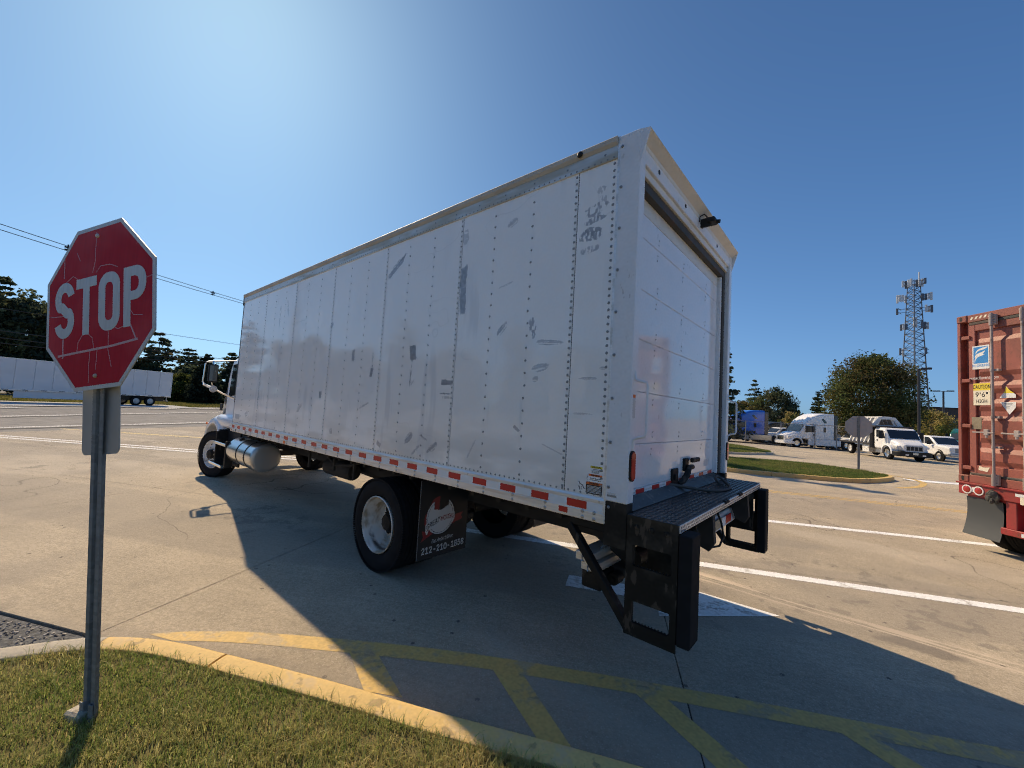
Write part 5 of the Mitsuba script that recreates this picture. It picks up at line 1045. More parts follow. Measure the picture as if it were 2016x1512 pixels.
def conifer(key, loc, H, R, label, seed, cols, leaf=.17, tiers=22, per=46, z0=.05, gap=0.0, group=None, droop=.25, flatten=.5, power=.8, cat='tree'):
    r = np.random.default_rng(seed); k = thing(key, label, cat, group); loc = np.asarray(loc, float); P, col = [], []; lb = M()
    for i in range(tiers):
        t = (i+r.uniform(-.3, .3))/tiers; t = min(max(t, 0), .99); zz = H*(z0+(1-z0)*t); rad = R*(1-t)**power*r.uniform(.72, 1.1)+.02*R
        nb_ = max(4, int(11*(1-t)+3))
        for q in range(nb_):
            if r.random() < gap: continue
            g = r.uniform(0, 2*PI); L_ = rad*r.uniform(.6, 1.12); d = np.array([math.cos(g), math.sin(g), 0]); e = np.array([0, 0, zz])+d*L_-Z3*droop*L_*r.uniform(.2, 1.2)+Z3*.08*L_
            lb.tube([(0, 0, zz), np.array([0, 0, zz])*.5+e*.5+Z3*.05*L_, e], [H*.003+.006, .008+H*.0015, .006], 4)
            n = int(per*r.uniform(.5, 1.3)*(.35+.65*(1-t))); u = r.uniform(.12, 1.05, n)**.8; c = np.array([0, 0, zz])+(e-np.array([0, 0, zz]))*u[:, None]; w = (.05+.13*L_*(1.1-u*.6))[:, None]
            c = c+r.normal(0, 1, (n, 3))*w*np.array([1, 1, flatten]); ci = np.array(cols[r.integers(len(cols))]); P.append(c); col.append(np.repeat((ci*r.uniform(.6, 1.3))[None], n, 0))
    P, col = np.vstack(P), np.vstack(col); V, Fc, cc = leafcards(P, leaf, r, col, .2, .4)
    put('trunk', M().tube([(0, 0, -.3), (0, 0, H*.4), (0, 0, H*.97)], [H*.016+.03, H*.010+.02, .012], 8), 'bark', 40, k, tw=T().translate(loc.tolist()))
    put('limbs', lb, 'bark', 40, k, tw=T().translate(loc.tolist()), kind='stuff')
    put('crown', trimesh.Trimesh(V, Fc, process=False), 'leaf', parent=k, tw=T().translate(loc.tolist()), color=cc, kind='stuff'); return k
DK = [(.085, .11, .065), (.12, .14, .07), (.066, .09, .066)]
OL = [(.115, .135, .05), (.085, .115, .045), (.16, .15, .055), (.14, .115, .055)]
YL = [(.36, .30, .09), (.28, .27, .09), (.42, .33, .13), (.20, .22, .07)]
# right side
round_tree('broad_tree', (61.3, -2.25, gz(61)), 11.3, 4.55, 'broad round olive tree behind the flatbed truck', 3, OL, K=480, per=85, leaf=.14, z0=.08, twigs=90, squash=1.04)
round_tree('autumn_tree', (78.0, -8.7, gz(78)), 5.6, 3.0, 'yellowing small tree between the light poles', 4, YL, K=130, per=60, leaf=.14)
conifer('evergreen_tree', (53.2, 11.5, gz(53)), 12.0, 2.6, 'tall dark evergreen half hidden behind the truck box', 6, DK+[(.10, .10, .05)], tiers=20, per=60, leaf=.2, gap=.15, droop=.1)
conifer('evergreen_tree', (100.5, 16.43, gz(80)), 13.0, 4.2, 'layered spruce above the blue tractor', 7, DK, tiers=15, per=46, leaf=.3, gap=.2, droop=.3)
round_tree('oak_tree', (92.5, 11.6, gz(80)), 9.9, 4.2, 'dark rounded tree right of the layered spruce', 8, DK+[(.14, .125, .06)], K=220, per=50, leaf=.22, z0=.02)
round_tree('oak_tree', (84.5, 14.3, gz(80)), 7.6, 3.3, 'lower olive tree in front of the layered spruce', 9, OL, K=150, per=50, leaf=.2, z0=.02)
round_tree('autumn_tree', (70.0, 6.8, gz(70)), 4.6, 1.9, 'small olive yellow tree behind the white sleeper tractor', 10, YL[1:]+OL[:1], K=80, per=45, leaf=.15, z0=.05)
conifer('evergreen_tree', (122, 6.6, gz(122)), 11.6, 3.1, 'narrow pale conifer left of the broad tree', 11, [(.07, .09, .05), (.05, .07, .04)], tiers=24, per=50, leaf=.25, droop=-.1, power=.55)
conifer('evergreen_tree', (17.2, 12.5, 0), 13.8, 2.3, 'conifer hidden behind the truck box, its shadow crossing the lane before the island', 12, DK, tiers=18, per=50, leaf=.2, gap=.1)
conifer('evergreen_tree', (21.6, 13.4, gz(21)), 11.0, 2.2, 'conifer hidden behind the truck box, its shadow lying on the near island', 13, DK, tiers=16, per=50, leaf=.2, gap=.1)
conifer('evergreen_tree', (31.0, 13.8, gz(31)), 11.8, 2.6, 'conifer hidden behind the truck tail, its shadow crossing the lane between the islands', 14, DK, tiers=18, per=50, leaf=.2, gap=.1)
# left side, across the road
conifer('pine_tree', (-7.6, 92, 0), 17.4, 6.2, 'tall pine at the left edge above the trailer', 20, DK+[(.13, .14, .07)], tiers=20, per=110, leaf=.36, gap=.12, droop=-.05, flatten=.5, power=.55, group=None)
round_tree('oak_tree', (-3.9, 96, 0), 15.4, 5.4, 'dark leafy tree between the left pine and the stop sign', 21, DK+[(.13, .14, .06)], K=240, per=70, leaf=.32, z0=.02)
conifer('pine_tree', (1.2, 97, 0), 21.5, 6.0, 'tallest pine hidden behind the stop sign', 22, DK, tiers=20, per=110, leaf=.36, gap=.1, droop=-.08, power=.5)
conifer('pine_tree', (6.6, 95, 0), 18.6, 6.2, 'wide pine behind the right half of the stop sign', 24, DK+[(.13, .12, .06)], tiers=18, per=120, leaf=.34, gap=.08, droop=.05, power=.62)
conifer('pine_tree', (11.0, 94, 0), 12.6, 5.4, 'layered pine with spreading boughs right of the stop sign', 23, DK+[(.14, .125, .07)], tiers=15, per=120, leaf=.30, gap=.1, droop=.2, power=.55)
round_tree('bush', (12.2, 82, 0), 4.6, 2.9, 'pale green bush at the end of the white trailer', 25, [(.13, .14, .035), (.08, .10, .03), (.05, .07, .025)], K=130, per=60, leaf=.2, z0=-.05, cat='bush', twigs=6)
conifer('cedar_tree', (14.6, 77.4, 0), 7.9, 2.9, 'dark pointed cedar left of the truck mirror', 26, [(.035, .05, .036), (.05, .065, .04)], tiers=26, per=85, leaf=.2, droop=-.35, power=.6, z0=.0)
conifer('cedar_tree', (19.6, 84.5, 0), 9.4, 3.4, 'dark cedar behind the truck mirror', 27, DK, tiers=24, per=80, leaf=.24, droop=-.25, power=.65, z0=.0)
conifer('pine_tree', (15.8, 96, 0), 10.2, 4.6, 'pine behind the bush between the spreading pine and the cedar', 31, DK, tiers=16, per=90, leaf=.3, gap=.05, droop=.1, power=.55)
# trees along the road left of the view: the photograph shows them only mirrored in the truck's glossy side
t0_ = [conifer('roadside_tree', (-24, 92, 0), 17, 5.6, 'dark roadside tree left of the frame, seen only mirrored in the truck side', 41, DK, tiers=16, per=70, leaf=.42, gap=.05, droop=.0, power=.55, group='roadside trees mirrored in the truck side', cat='tree'), round_tree('roadside_tree', (-37, 74, 0), 12.5, 5.8, 'dark roadside tree left of the frame, seen only mirrored in the truck side', 42, DK, K=170, per=60, leaf=.4, z0=.0, group='roadside trees mirrored in the truck side')]
for q, (x, y, sc) in enumerate([(-15, 100, 1.0), (-31, 82, 1.1), (-42, 64, 1.05), (-46, 53, .95), (-50, 43, 1.0), (-53, 32, 1.05), (-57, 21, .9), (-58, 10, 1.0)]):
    src = t0_[q % 2]; k = thing('roadside_tree', labels[src]['label'], 'tree', labels[src]['group'])
    for pt in ('trunk', 'limbs', 'crown'):
        kk = same(pt, src+'__'+pt, k, T().translate([x, y, 0]).rotate([0, 0, 1], 67*q).scale([sc, sc, sc]))
        if pt != 'trunk': labels[kk] = {'kind': 'stuff'}
for i, (x, y, h, rr2, s) in enumerate([(3.5, 101, 9.5, 6.0, 28), (-11, 99, 12, 6.5, 29), (15.5, 90, 6.2, 4.6, 30)]):
    round_tree('thicket', (x, y, 0), h, rr2, ['low dark thicket filling between the pines over the trailer roof', 'dark thicket at the far left edge behind the trailer', 'low dark thicket between the bush and the cedar'][i], s, DK, K=170, per=60, leaf=.34, z0=-.1, cat='bush', twigs=5)

# ------------------------------------------------------------------ overhead wires and their poles
WP = [np.array([-14.0, 42.0]), np.array([26.5, 69.5])]
for q, wl in enumerate(['wooden utility pole left of the view', 'wooden utility pole hidden behind the truck box']):
    k = thing('utility_pole', wl, 'utility pole'); x, y = WP[q]
    put('pole', M().tube([(x, y, -.5), (x, y, 15.2)], [.19, .12], 10), 'wood_pole', 40, k); put('crossarm', M().beam((x-.7, y+.9, 14.35), (x+.7, y-.9, 14.35), .1, .12), 'wood_pole', parent=k)
WIRES = [((-5.37, 46.95, 13.76), (13.93, 59.79, 14.42), .55, .030), ((-5.6, 47.3, 13.45), (13.9, 60.2, 14.20), .55, .030), ((-4.67, 46.93, 7.3), (14.01, 60.28, 8.44), .2, .022), ((-4.67, 46.93, 5.62), (14.01, 60.28, 6.3), .15, .030), ((-4.67, 46.93, 5.1), (14.0, 60.3, 5.75), .15, .03), ((-4.67, 46.93, 4.75), (14, 60.3, 5.4), .2, .025)]
WL = ['upper twin power line crossing the sky behind the stop sign', 'lower twin power line crossing the sky behind the stop sign', 'single thin wire at mid height right of the stop sign', 'topmost of the low phone cables in front of the left trees', 'middle of the low phone cables in front of the left trees', 'lowest of the phone cables in front of the left trees']
for (a, b, sag, r_), lb_ in zip(WIRES, WL):
    a, b = np.array(a), np.array(b); pts = [a+(b-a)*t for t in np.linspace(-.55, 1.75, 40)]; tt = np.linspace(-.55, 1.75, 40)
    pts = [p_-Z3*sag*(1-((t-.6)/1.15)**2) for p_, t in zip(pts, tt)]
    kk = put('overhead_wire', M().tube(pts, r_, 5), 'wire_black'); tag(kk, lb_, 'power line')
sp_ = M()
for t in (.183, .80):
    a, b = np.array(WIRES[0][0]), np.array(WIRES[0][1]); p_ = a+(b-a)*t-Z3*.55*(1-((t-.6)/1.15)**2)
    kk = put('wire_spacer', M().obox(p_-Z3*.12, (.10, .10, .55), None, .02).obox(p_-Z3*.1, (.42, .3, .08), None, .02).obox(p_-Z3*.3, (.4, .1, .10), None, .02), 'plastic_black'); tag(kk, 'black spacer clamped on the twin power line '+('left' if t < .5 else 'right')+' of the stop sign', 'spacer')

# ------------------------------------------------------------------ cell tower
tw_ = thing('cell_tower', 'tall lattice cell tower with antenna arms against the sky', 'tower')
tc = np.array([151.2, -12.3]); zb_ = gz(151); Htw = 45.2
vt = tc-CAM[:2]; vt /= np.linalg.norm(vt); rt_ = np.array([vt[1], -vt[0]])
def leg(q, t):
    rad = (3.7*(1-t)+1.35*t) if t < 1 else 1.45; g = q*2*PI/3+.55; o = rad*math.cos(g)*rt_+rad*math.sin(g)*vt; return np.array([tc[0]+o[0], tc[1]+o[1], zb_+t*Htw])
for q in range(3): put('leg', M().tube([leg(q, t) for t in np.linspace(0, .97, 12)], np.linspace(.19, .10, 12), 6), 'tower_steel', 40, tw_)
br_ = M(); ts = [0]
while ts[-1] < .95: ts.append(ts[-1]+(.060-.030*ts[-1]))
for a, b in zip(ts[:-1], ts[1:]):
    for q in range(3):
        p, n_ = q, (q+1) % 3; br_.cyl(leg(p, a), leg(n_, b), .07, 4); br_.cyl(leg(n_, a), leg(p, b), .06, 4); br_.cyl(leg(p, b), leg(n_, b), .05, 4)
put('bracing', br_, 'tower_steel', parent=tw_, kind='stuff')
put('cable_ladder', M().box(tc[0]-.35, tc[0]-.1, tc[1]-.1, tc[1]+.1, zb_, zb_+Htw*.96).box(tc[0]+.1, tc[0]+.35, tc[1]-.1, tc[1]+.1, zb_, zb_+Htw*.9), 'tower_steel', parent=tw_)
for lv, (zf, wid, sds) in enumerate([(.965, 3.0, 'LRM'), (.875, 4.6, 'LRM'), (.80, 4.7, 'LR'), (.70, 3.6, 'LRM'), (.545, 3.8, 'LR')]):
    am = M(); z = zb_+Htw*zf
    for s in (-1, 1):
        for o in (-.5, .5):
            am.cyl(np.r_[tc+rt_*s*.8, z+o], np.r_[tc+rt_*s*wid*.74, z+o], .07, 5); am.cyl(np.r_[tc+rt_*s*wid*.66-vt*1.6, z+o], np.r_[tc+rt_*s*wid*.55+vt*1.6, z+o], .06, 5)
    put('antenna_arm', am, 'tower_steel', parent=tw_)
    r = np.random.default_rng(lv)
    for s in (-1, 1):
        for q in range(4 if lv < 2 else 3 if lv < 4 else 2):
            if lv == 2 and s < 0 and q > 0: continue
            if lv == 4 and s > 0 and q == 0: continue
            c = tc+rt_*s*(wid-.75*q)*.72-vt*r.uniform(-.8, 1.2); h = r.uniform(1.6, 2.3); put('antenna', M().box(c[0]-.2, c[0]+.2, c[1]-.24, c[1]+.24, z-h/2, z+h/2, .05), 'antenna' if r.random() < .62 else 'tower_steel', parent=tw_)
put('antenna', M().cyl((tc[0], tc[1]-1, zb_+Htw*.95), (tc[0], tc[1]-1, zb_+Htw*1.03), .16, 8), 'antenna', parent=tw_)
put('dish', M().box(tc[0]-1.5, tc[0]-1.1, tc[1]-.5, tc[1]+.3, zb_+Htw*.69, zb_+Htw*.75, .05), 'antenna', parent=tw_)

# ------------------------------------------------------------------ light poles
def light_pole(x, y, top, heads, label, w=.11):
    k = thing('light_pole', label, 'light pole'); z = gz(x); v_ = np.array([x, y])-CAM[:2]; v_ /= np.linalg.norm(v_); rt = np.array([v_[1], -v_[0]])
    put('pole', M().tube([(x, y, z), (x, y, top)], [w, w*.8], 8), 'pole_dark', 40, k); put('base', M().cyl((x, y, z), (x, y, z+.8), .28, 12), 'kerb_grey', 40, k)
    for s, a, b in heads:
        p0 = np.r_[np.array([x, y])+rt*s*.05, top-.02]; p1 = np.r_[np.array([x, y])+rt*s*b, top+.02]
        put('lamp_head', M().beam(np.r_[np.array([x, y])+rt*s*a, top+.02], p1, .40, .20, (0, 0, 1), .04), 'pole_dark', parent=k); put('arm', M().cyl(p0, np.r_[np.array([x, y])+rt*s*(a+.05), top], .05, 6), 'pole_dark', parent=k)
PX, PY, PZ = 54.95, -5.70, 8.3
light_pole(PX, PY, PZ, [(1, .15, .95)], 'tall dark light pole with one head in front of the cell tower', .13)
light_pole(98.7, -12.07, 9.3, [(1, .35, 1.3), (-1, .35, 1.3)], 'twin headed light pole left of the red container', .16)
light_pole(130.93, 12.02, 8.4, [(1, .3, 1.1), (-1, .3, 1.1)], 'distant twin headed light pole left of the narrow conifer', .16)
light_pole(128, 5.6, 12.5, [(1, .1, .3)], 'thin distant pole right of the narrow conifer', .12)
# dark building behind the yellow tree
bd = thing('warehouse', 'low dark flat roofed building behind the yellowing tree', 'building'); b0, b1 = np.array([163.5, -15.2]), np.array([176, -33.]); bdv = (b1-b0)/np.linalg.norm(b1-b0); bn = np.array([-bdv[1], bdv[0]]); bn = bn if bn[0] > 0 else -bn
Rb = np.stack([np.r_[bdv, 0], np.r_[bn, 0], Z3], 1); cb = (b0+b1)/2+bn*8
put('wall', M().obox((cb[0], cb[1], 4.1), (np.linalg.norm(b1-b0), 16, 10.4), Rb), 'brick_dark', parent=bd); put('roof_edge', M().obox((cb[0], cb[1], 9.45), (np.linalg.norm(b1-b0)+.5, 16.5, .4), Rb), 'chassis', parent=bd)
for q in range(5): c = b0+bdv*(3+4*q)-bn*.03; put('window', M().obox((c[0], c[1], 5.5), (2.2, .1, 1.6), Rb), 'glass_dark', parent=bd)

# ------------------------------------------------------------------ vehicles on the right
def vwheel(parent, x, y, r, w, tw, rim='rim_white', s=-1):
    k = put('wheel', M().lathe(tyre_prof(w, r, r*.58), (x, y, r), (s, 0, 0), 26), 'rubber', 35, parent, tw)
    put('rim', M().lathe([(r*.59, w*.42), (r*.55, w*.40), (r*.48, w*.2), (r*.35, w*.18), (r*.30, w*.34), (0, w*.36)], (x, y, r), (s, 0, 0), 20), rim, 35, k, tw); return k
def flatbed(loc, fwd):
    t = thing('flatbed_truck', 'white flatbed truck with dark headboard and white frames on its bed', 'truck'); tw = place(loc, fwd); P = lambda key, m, mt, sm=False, pa=None: put(key, m, mt, sm, pa or t, tw)
    # origin on the ground below the front axle, y forward
    P('frame', M().box(-.45, .45, -6.6, .9, .55, .82), 'chassis')
    cab = P('cab', M().loft([(-1.75, 1.0, .75, 2.28, .16), (-1.6, 1.04, .72, 2.42, .18), (-.55, 1.04, .72, 2.40, .2), (-.35, 1.03, .74, 2.22, .2), (.12, 1.02, .80, 1.62, .12)], 6), 'veh_white', 40)
    P('windscreen', M().obox((0, -.10, 1.94), (1.82, .02, .78), np.stack([X3, np.array([0, .79, .61])*0+np.array([0, .80, .60]), np.array([0, -.60, .80])], 1)), 'glass_dark', pa=cab)
    for s in (-1, 1):
        P('side_window', M().prism(Polygon([(-1.42, 1.66), (-.30, 1.62), (-.52, 2.18), (-1.42, 2.2)]), (s*1.045-.012, 0, 0), Y3, Z3, 0, .024), 'glass_dark', pa=cab)
        P('door_handle', M().box(min(s*1.04, s*1.06), max(s*1.04, s*1.06), -1.4, -1.2, 1.35, 1.45), 'plastic_black', pa=cab)
        P('mirror', M().box(min(s*1.15, s*1.40), max(s*1.15, s*1.40), -.42, -.30, 1.55, 2.15, .04).cyl((s*1.0, -.36, 2.1), (s*1.25, -.36, 2.1), .02, 6).cyl((s*1.0, -.36, 1.6), (s*1.25, -.36, 1.6), .02, 6), 'plastic_black')
        fd_ = M(); R = []
        for k in range(14):
            a = math.radians(-5+k*190/13); R.append([(s*.5, math.cos(a)*.74, .55+math.sin(a)*.70), (s*.95, math.cos(a)*.74, .55+math.sin(a)*.70), (s*1.10, math.cos(a)*.71, .53+math.sin(a)*.66), (s*1.12, math.cos(a)*.60, .52+math.sin(a)*.56), (s*.6, math.cos(a)*.58, .52+math.sin(a)*.55)])
        R = np.array(R); i, j = np.meshgrid(np.arange(13), np.arange(4), indexing='ij'); fd_.add(R.reshape(-1, 3), np.stack([i*5+j, i*5+j+1, (i+1)*5+j+1, (i+1)*5+j], -1).reshape(-1, 4)); P('fender', fd_, 'veh_white', 50)
        P('headlamp', M().loft([(.70, .24, .98, 1.20, .06, s*.82), (1.05, .17, .96, 1.13, .05, s*.80)], 5), 'lamp_clear', 40)
        vwheel(t, s*.93, 0, .50, .28, tw, 'tank_alu', s); vwheel(t, s*.90, -5.55, .50, .30, tw, 'rim_white', s)
        P('step_box', M().box(min(s*.55, s*1.02), max(s*.55, s*1.02), -1.6, -.72, .42, .70, .02), 'steel')
        P('tool_box', M().box(min(s*.55, s*1.06), max(s*.55, s*1.06), -3.45, -2.45, .36, .98, .02), 'rim_white' if s > 0 else 'box_grey')
    P('hood', M().loft([(-.05, .96, .80, 1.60, .2), (.4, .92, .78, 1.52, .24), (.95, .80, .72, 1.36, .26), (1.20, .66, .72, 1.22, .2)], 6), 'veh_white', 40)
    g_ = P('grille', M().box(-.52, .52, 1.10, 1.225, .78, 1.16, .05), 'steel')
    for x in np.linspace(-.36, .36, 4): P('grille_opening', M().box(x-.105, x+.105, 1.2255, 1.232, .82, 1.10, .003), 'flap_black', pa=g_)
    bm = P('bumper', M().loft([(.75, 1.13, .36, .72, .06), (1.18, 1.08, .36, .72, .08), (1.34, .92, .38, .72, .08)], 5), 'plastic_black', 40); P('licence_plate', M().box(-.16, .16, 1.342, 1.352, .52, .66), 'plate_cream', pa=bm)
    for s in (-1, 1): P('fog_lamp', M().box(s*.5-.10, s*.5+.10, 1.343, 1.352, .44, .54), 'lamp_clear', pa=bm)
    P('deck', M().box(-1.24, 1.24, -7.0, -2.05, .98, 1.12, .02), 'bed_dark')
    P('headboard', M().box(-1.24, 1.24, -2.02, -1.90, .75, 2.55, .02).box(-1.24, 1.24, -1.895, -1.2, 2.43, 2.55, .02), 'bed_dark')
    rk = P('a_frame_rack', M().box(-.34, .34, -5.5, -2.15, 3.20, 3.30, .02), 'rack_white')
    for sd in (-1, 1):
        for y in np.linspace(-5.3, -2.3, 6): P('stake', M().beam((sd*1.16, y, 1.125), (sd*.34, y, 3.22), .12, .11, (0, 1, 0)), 'rack_white', pa=rk)
        for y in np.linspace(-5.3, -2.3, 6)[:-1]: P('board', M().obox((sd*.70, y+.3, 2.15), (.04, .46, 2.0), np.stack([np.array([.931, 0, sd*.364]), Y3, np.array([-sd*.364, 0, .931])], 1)), 'board_grey', pa=rk)
    P('end_frame', M().prism(Polygon([(-1.16, 2.45), (1.16, 2.45), (.55, 3.26), (-.55, 3.26)]).difference(Polygon([(-.7, 2.6), (.7, 2.6), (.42, 3.08), (-.42, 3.08)])), (0, -2.12, 0), X3, Z3, 0, .08), 'rack_white', pa=rk)
    P('low_crate', M().box(-.9, .2, -6.4, -5.2, 1.121, 1.40, .06), 'veh_white')
    P('rear_lamp', M().box(-1.1, -.8, -7.03, -7.005, .85, .98), 'lamp_red'); return t
tf = np.array([-.912, -.410]); trr = np.array([tf[1], -tf[0]])        # forward, right of the flatbed
fc_ = np.array([40.08, -2.93])-trr*.93
flatbed((fc_[0], fc_[1], -.27), tf)
def tractor(loc, fwd, key, label, paint, roof='high', fairing=None, sc=1.0):
    t = thing(key, label, 'truck tractor'); tw = place(loc, fwd) @ T().scale([sc, sc, sc]); P = lambda k_, m, mt, sm=False, pa=None: put(k_, m, mt, sm, pa or t, tw); fairing = fairing or paint
    P('frame', M().box(-.42, .42, -5.6, .9, .6, .9), 'chassis')
    top = 3.95 if roof == 'high' else 3.2
    cab = P('cab', M().loft([(-3.7, 1.20, 1.0, 2.62, .12), (-1.6, 1.22, .95, 2.64, .15), (-.55, 1.20, .95, 2.62, .18), (-.35, 1.15, .98, 2.56, .2), (.15, 1.04, 1.05, 1.80, .15)], 6), paint, 40)
    P('roof_fairing', M().loft([(-3.72, 1.20, 2.3, top-.03, .16), (-2.6, 1.22, 2.3, top, .24), (-1.9, 1.22, 2.3, top-.12, .3), (-1.2, 1.20, 2.35, top-.42, .34), (-.7, 1.16, 2.4, 2.3+(top-2.3)*.52, .3), (-.35, 1.1, 2.45, 2.3+(top-2.3)*.26, .15)], 7), fairing, 40)
    P('windscreen', M().obox((0, -.02, 2.20), (1.96, .02, .86), np.stack([X3, np.array([0, .83, .56]), np.array([0, -.56, .83])], 1)), 'glass_mid', pa=cab)
    for s in (-1, 1):
        P('side_window', M().prism(Polygon([(-1.5, 1.82), (-.30, 1.78), (-.55, 2.46), (-1.5, 2.5)]), (s*1.222-.012, 0, 0), Y3, Z3, 0, .024), 'glass_dark', pa=cab)
        P('sleeper_window', M().prism(sbox(-2.75, 1.85, -2.45, 2.40).buffer(-.06).buffer(.06), (s*1.222-.012, 0, 0), Y3, Z3, 0, .024), 'glass_dark', pa=cab)
        if roof == 'high': P('roof_window', M().prism(Polygon([(-2.9, 2.9), (-2.55, 2.85), (-2.2, 3.3), (-2.45, 3.38)]), (s*1.226-.012, 0, 0), Y3, Z3, 0, .024), 'glass_dark', pa=cab)
        P('side_skirt', M().box(min(s*1.0, s*1.2), max(s*1.0, s*1.2), -4.6, -.75, .32, 1.0, .04), fairing if fairing != 'veh_blue' else 'steel')
        P('side_extender', M().box(min(s*1.12, s*1.22), max(s*1.12, s*1.22), -4.15, -3.73, 1.05, top-.15, .03), 'veh_black' if roof == 'high' else paint)
        P('mirror', M().box(min(s*1.32, s*1.55), max(s*1.32, s*1.55), -.32, -.18, 1.75, 2.5, .04), 'plastic_black')
        P('headlamp', M().loft([(.75, .22, 1.10, 1.42, .08, s*.92), (1.55, .15, 1.02, 1.25, .06, s*.82)], 5), 'lamp_clear', 40)
        fd_ = M(); R = []
        for k in range(14):
            a = math.radians(-5+k*190/13); R.append([(s*.5, .6+math.cos(a)*.76, .55+math.sin(a)*.72), (s*1.0, .6+math.cos(a)*.76, .55+math.sin(a)*.72), (s*1.16, .6+math.cos(a)*.72, .53+math.sin(a)*.66), (s*1.17, .6+math.cos(a)*.62, .52+math.sin(a)*.57), (s*.6, .6+math.cos(a)*.6, .52+math.sin(a)*.56)])
        R = np.array(R); i, j = np.meshgrid(np.arange(13), np.arange(4), indexing='ij'); fd_.add(R.reshape(-1, 3), np.stack([i*5+j, i*5+j+1, (i+1)*5+j+1, (i+1)*5+j], -1).reshape(-1, 4)); P('fender', fd_, paint, 50)
        vwheel(t, s*1.02, .6, .51, .28, tw, 'tank_alu', s)
        for y in (-4.0, -5.3): vwheel(t, s*.95, y, .51, .5, tw, 'tank_alu', s)
        P('door_handle', M().box(min(s*1.22, s*1.235), max(s*1.22, s*1.235), -1.45, -1.25, 1.35, 1.6), 'plastic_black', pa=cab)
    P('hood', M().loft([(.0, 1.04, .9, 1.84, .25), (.7, .98, .8, 1.72, .3), (1.4, .82, .7, 1.48, .3), (1.68, .62, .7, 1.30, .22)], 6), paint, 40)
    g_ = P('grille', M().box(-.52, .52, 1.50, 1.705, .72, 1.28, .06), 'chrome')
    for z in (.80, .92, 1.04, 1.16): P('grille_bar', M().box(-.46, .46, 1.7055, 1.715, z-.035, z+.035), 'flap_black', pa=g_)
    P('bumper', M().loft([(.95, 1.18, .36, .70, .06), (1.55, 1.06, .36, .70, .1), (1.80, .8, .38, .68, .1)], 5), fairing if paint != 'veh_green' else 'chrome', 40)
    for x in (-.6, -.3, 0, .3, .6): P('marker_lamp', M().box(x-.05, x+.05, -.42, -.36, 2.3+(top-2.3)*.30+.0, 2.3+(top-2.3)*.30+.04), 'orange')
    return t
tractor((51.6, 4.2, -.40), (-.70, .71), 'sleeper_tractor', 'white high roofed sleeper tractor behind the chain link fence', 'veh_white', sc=.95)
tractor((54.1, 11.3, -.42), (-.60, .80), 'sleeper_tractor', 'blue high roofed sleeper tractor at the left end of the fence', 'veh_blue', sc=1.0)
tractor((70.5, -10.7, -.5), (-.85, .2), 'sleeper_tractor', 'green roofed tractor behind the white pickup', 'veh_green', 'mid')
tractor((59.5, 9.2, -.5), (-.82, .5), 'sleeper_tractor', 'dark tractor between the blue and the white sleeper tractors', 'veh_black', 'mid', sc=.86)
tractor((63.5, 1.2, -.5), (-.98, -.1), 'sleeper_tractor', 'white day cab tractor right of the white sleeper tractor', 'veh_white', 'mid', sc=.88)
def pickup(loc, fwd, key, label, paint, sc=1.0, cat='pickup truck', bed=True):
    t = thing(key, label, cat); tw = place(loc, fwd) @ T().scale([sc, sc, sc]); P = lambda k_, m, mt, sm=False, pa=None: put(k_, m, mt, sm, pa or t, tw)
    bdy = P('body', M().loft([(-4.9, .92, .55, 1.28, .10), (-4.7, .98, .48, 1.32, .12), (-.2, 1.0, .45, 1.30, .14), (.45, .98, .5, 1.24, .16), (.92, .93, .55, 1.18, .14), (1.0, .9, .6, 1.12, .1)], 5), paint, 40)
    P('cabin', M().loft([(-3.1 if bed else -4.5, .80, 1.25, 1.80, .1), (-2.9 if bed else -4.2, .86, 1.25, 1.98, .14), (-1.5, .86, 1.25, 1.98, .16), (-1.2, .84, 1.25, 1.92, .16), (-.45, .86, 1.22, 1.32, .03)], 6), paint, 40)
    P('windscreen', M().obox((0, -.80, 1.60), (1.50, .02, .82), np.stack([X3, np.array([0, .63, .78]), np.array([0, -.78, .63])], 1)), 'glass_dark')
    for s in (-1, 1):
        P('side_window', M().prism(Polygon([(-1.75, 1.34), (-.72, 1.34), (-1.28, 1.84), (-1.75, 1.88)]), (s*.862-.01, 0, 0), Y3, Z3, 0, .02), 'glass_dark'); P('side_window', M().prism(Polygon([(-2.8, 1.34), (-1.85, 1.34), (-1.85, 1.88), (-2.75, 1.86)]), (s*.862-.01, 0, 0), Y3, Z3, 0, .02), 'glass_dark')
        P('mirror', M().box(min(s*1.05, s*1.28), max(s*1.05, s*1.28), -.85, -.72, 1.28, 1.58, .04), 'plastic_black')
        P('headlamp', M().box(min(s*.62, s*.94), max(s*.62, s*.94), .86, 1.012, .86, 1.12, .03), 'lamp_clear')
        for yw_ in (0, -3.6): P('wheel_arch', M().lathe([(.52, -.02), (.47, .012), (.38, .012)], (s*.985, yw_, .47), (s, 0, 0), 24), 'plastic_black', 30)
        vwheel(t, s*.90, 0, .41, .26, tw, 'tank_alu', s); vwheel(t, s*.90, -3.6, .41, .26, tw, 'tank_alu', s)
    P('grille', M().box(-.60, .60, .92, 1.02, .76, 1.12, .03), 'veh_grey'); P('bumper', M().box(-.98, .98, .85, 1.10, .46, .70, .05), 'steel'); P('badge', M().box(-.1, .1, 1.02, 1.03, .90, .98), 'chrome')
    return t
pf = np.array([-.90, -.44]); pr_ = np.array([pf[1], -pf[0]]); pc_ = np.array([45.54, -6.2])-pr_*.93
pickup((pc_[0], pc_[1], -.33), pf, 'pickup_truck', 'white pickup truck beside the flatbed truck and the red container', 'veh_white', 1.03)
pickup((57.3, .1, -.48), (-.75, .66), 'pickup_truck', 'white crew cab pickup partly behind the far stop sign', 'veh_white', 1.0)
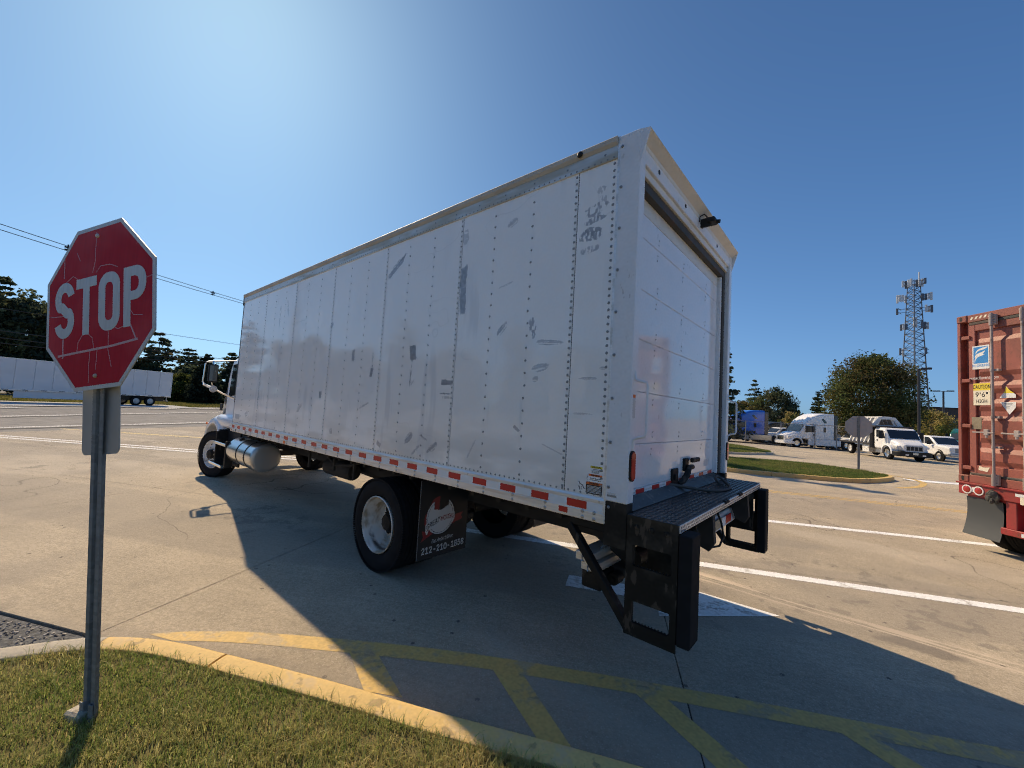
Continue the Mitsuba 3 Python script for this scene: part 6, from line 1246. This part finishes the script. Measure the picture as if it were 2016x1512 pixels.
pickup((54.6, 2.2, -.44), (-.95, .30), 'parked_car', 'dark grey car low between the white tractor and the flatbed', 'veh_grey', .82, 'car', False)
for q, (x, y, mt, lb_) in enumerate([(62.5, 10.6, 'veh_silver', 'silver car in the gap right of the blue tractor'), (66.5, 9.4, 'veh_white', 'white van roof behind the dark tractor'), (68.0, 12.6, 'veh_grey', 'grey car far behind the blue tractor'), (68.5, -.5, 'veh_silver', 'silver car farthest right before the broad tree'), (73, -7.0, 'veh_white', 'white car roof left of the green tractor'), (74.5, -8.6, 'veh_silver', 'silver car roof between the pickup and the green tractor')]):
    pickup((x, y, -.52), (-.8, .6), 'parked_car', lb_, mt, 1.0, 'car', False)

for q, (x, y, mt, lb_) in enumerate([(57.5, 7.6, 'veh_white', 'white pickup low between the blue and the white tractors'), (60.5, 3.2, 'veh_silver', 'silver car just right of the white sleeper tractor'), (63.5, -.8, 'veh_white', 'white car roof behind the far stop sign'), (66, -2.6, 'veh_grey', 'grey car roof behind the flatbed rack'), (76, 9.0, 'veh_white', 'farthest white car behind the dark tractor'), (79, 11.8, 'veh_silver', 'farthest silver car behind the blue tractor')]):
    pickup((x, y, -.52), (-.75, .66), 'parked_car', lb_, mt, 1.05, 'car', q == 0)
# ------------------------------------------------------------------ chain link fence
fp = [np.array([46.0, 17.6]), np.array([48.0, 13.0]), np.array([49.9, 8.6]), np.array([50.8, 5.35]), np.array([51.5, 2.40]), np.array([51.4, .6]), np.array([50.9, -.6])]
fe = thing('chain_link_fence', 'chain link fence with steel posts in front of the parked tractors', 'fence'); Hf = 2.55
for p_ in fp: put('post', M().cyl((p_[0], p_[1], gz(p_[0])-.1), (p_[0], p_[1], gz(p_[0])+Hf), .05, 8), 'fence_steel', 40, fe)
for a, b in zip(fp[:-1], fp[1:]): put('top_rail', M().cyl((*a, gz(a[0])+Hf-.04), (*b, gz(b[0])+Hf-.04), .032, 6), 'fence_steel', 40, fe)
ms = M()
for a, b in zip(fp[:-1], fp[1:]):
    Ls = np.linalg.norm(b-a); nrm = np.array([-(b-a)[1], (b-a)[0]])/Ls; V, Fq, w = [], [], .0013
    for s in np.arange(-Hf, Ls, .11):
        for d_ in (1, -1):
            s0, s1 = s, s+Hf; z0, z1 = (0.05, Hf-.05) if d_ > 0 else (Hf-.05, .05)
            c0, c1 = max(s0, 0), min(s1, Ls); 
            if c1 <= c0: continue
            q0, q1 = [z0+(z1-z0)*(c-s0)/Hf for c in (c0, c1)]; p0, p1 = np.r_[a+(b-a)*c0/Ls, gz(a[0])+q0], np.r_[a+(b-a)*c1/Ls, gz(a[0])+q1]
            n = len(V); V += [p0-Z3*w, p0+Z3*w, p1+Z3*w, p1-Z3*w, p0+np.r_[nrm*w, 0], p1+np.r_[nrm*w, 0]]; Fq += [(n, n+1, n+2), (n, n+2, n+3), (n+1, n+4, n+5), (n+1, n+5, n+2)]
    ms.add(V, Fq)
put('wire_mesh', ms, 'fence_mesh', parent=fe, kind='stuff')
kb = M()
for a, b in zip(fp[:-1], fp[1:]): kb.beam((*a, gz(a[0])+.05), (*b, gz(b[0])+.05), .2, .14)
put('kerb', kb, 'brick_dark', parent=fe)
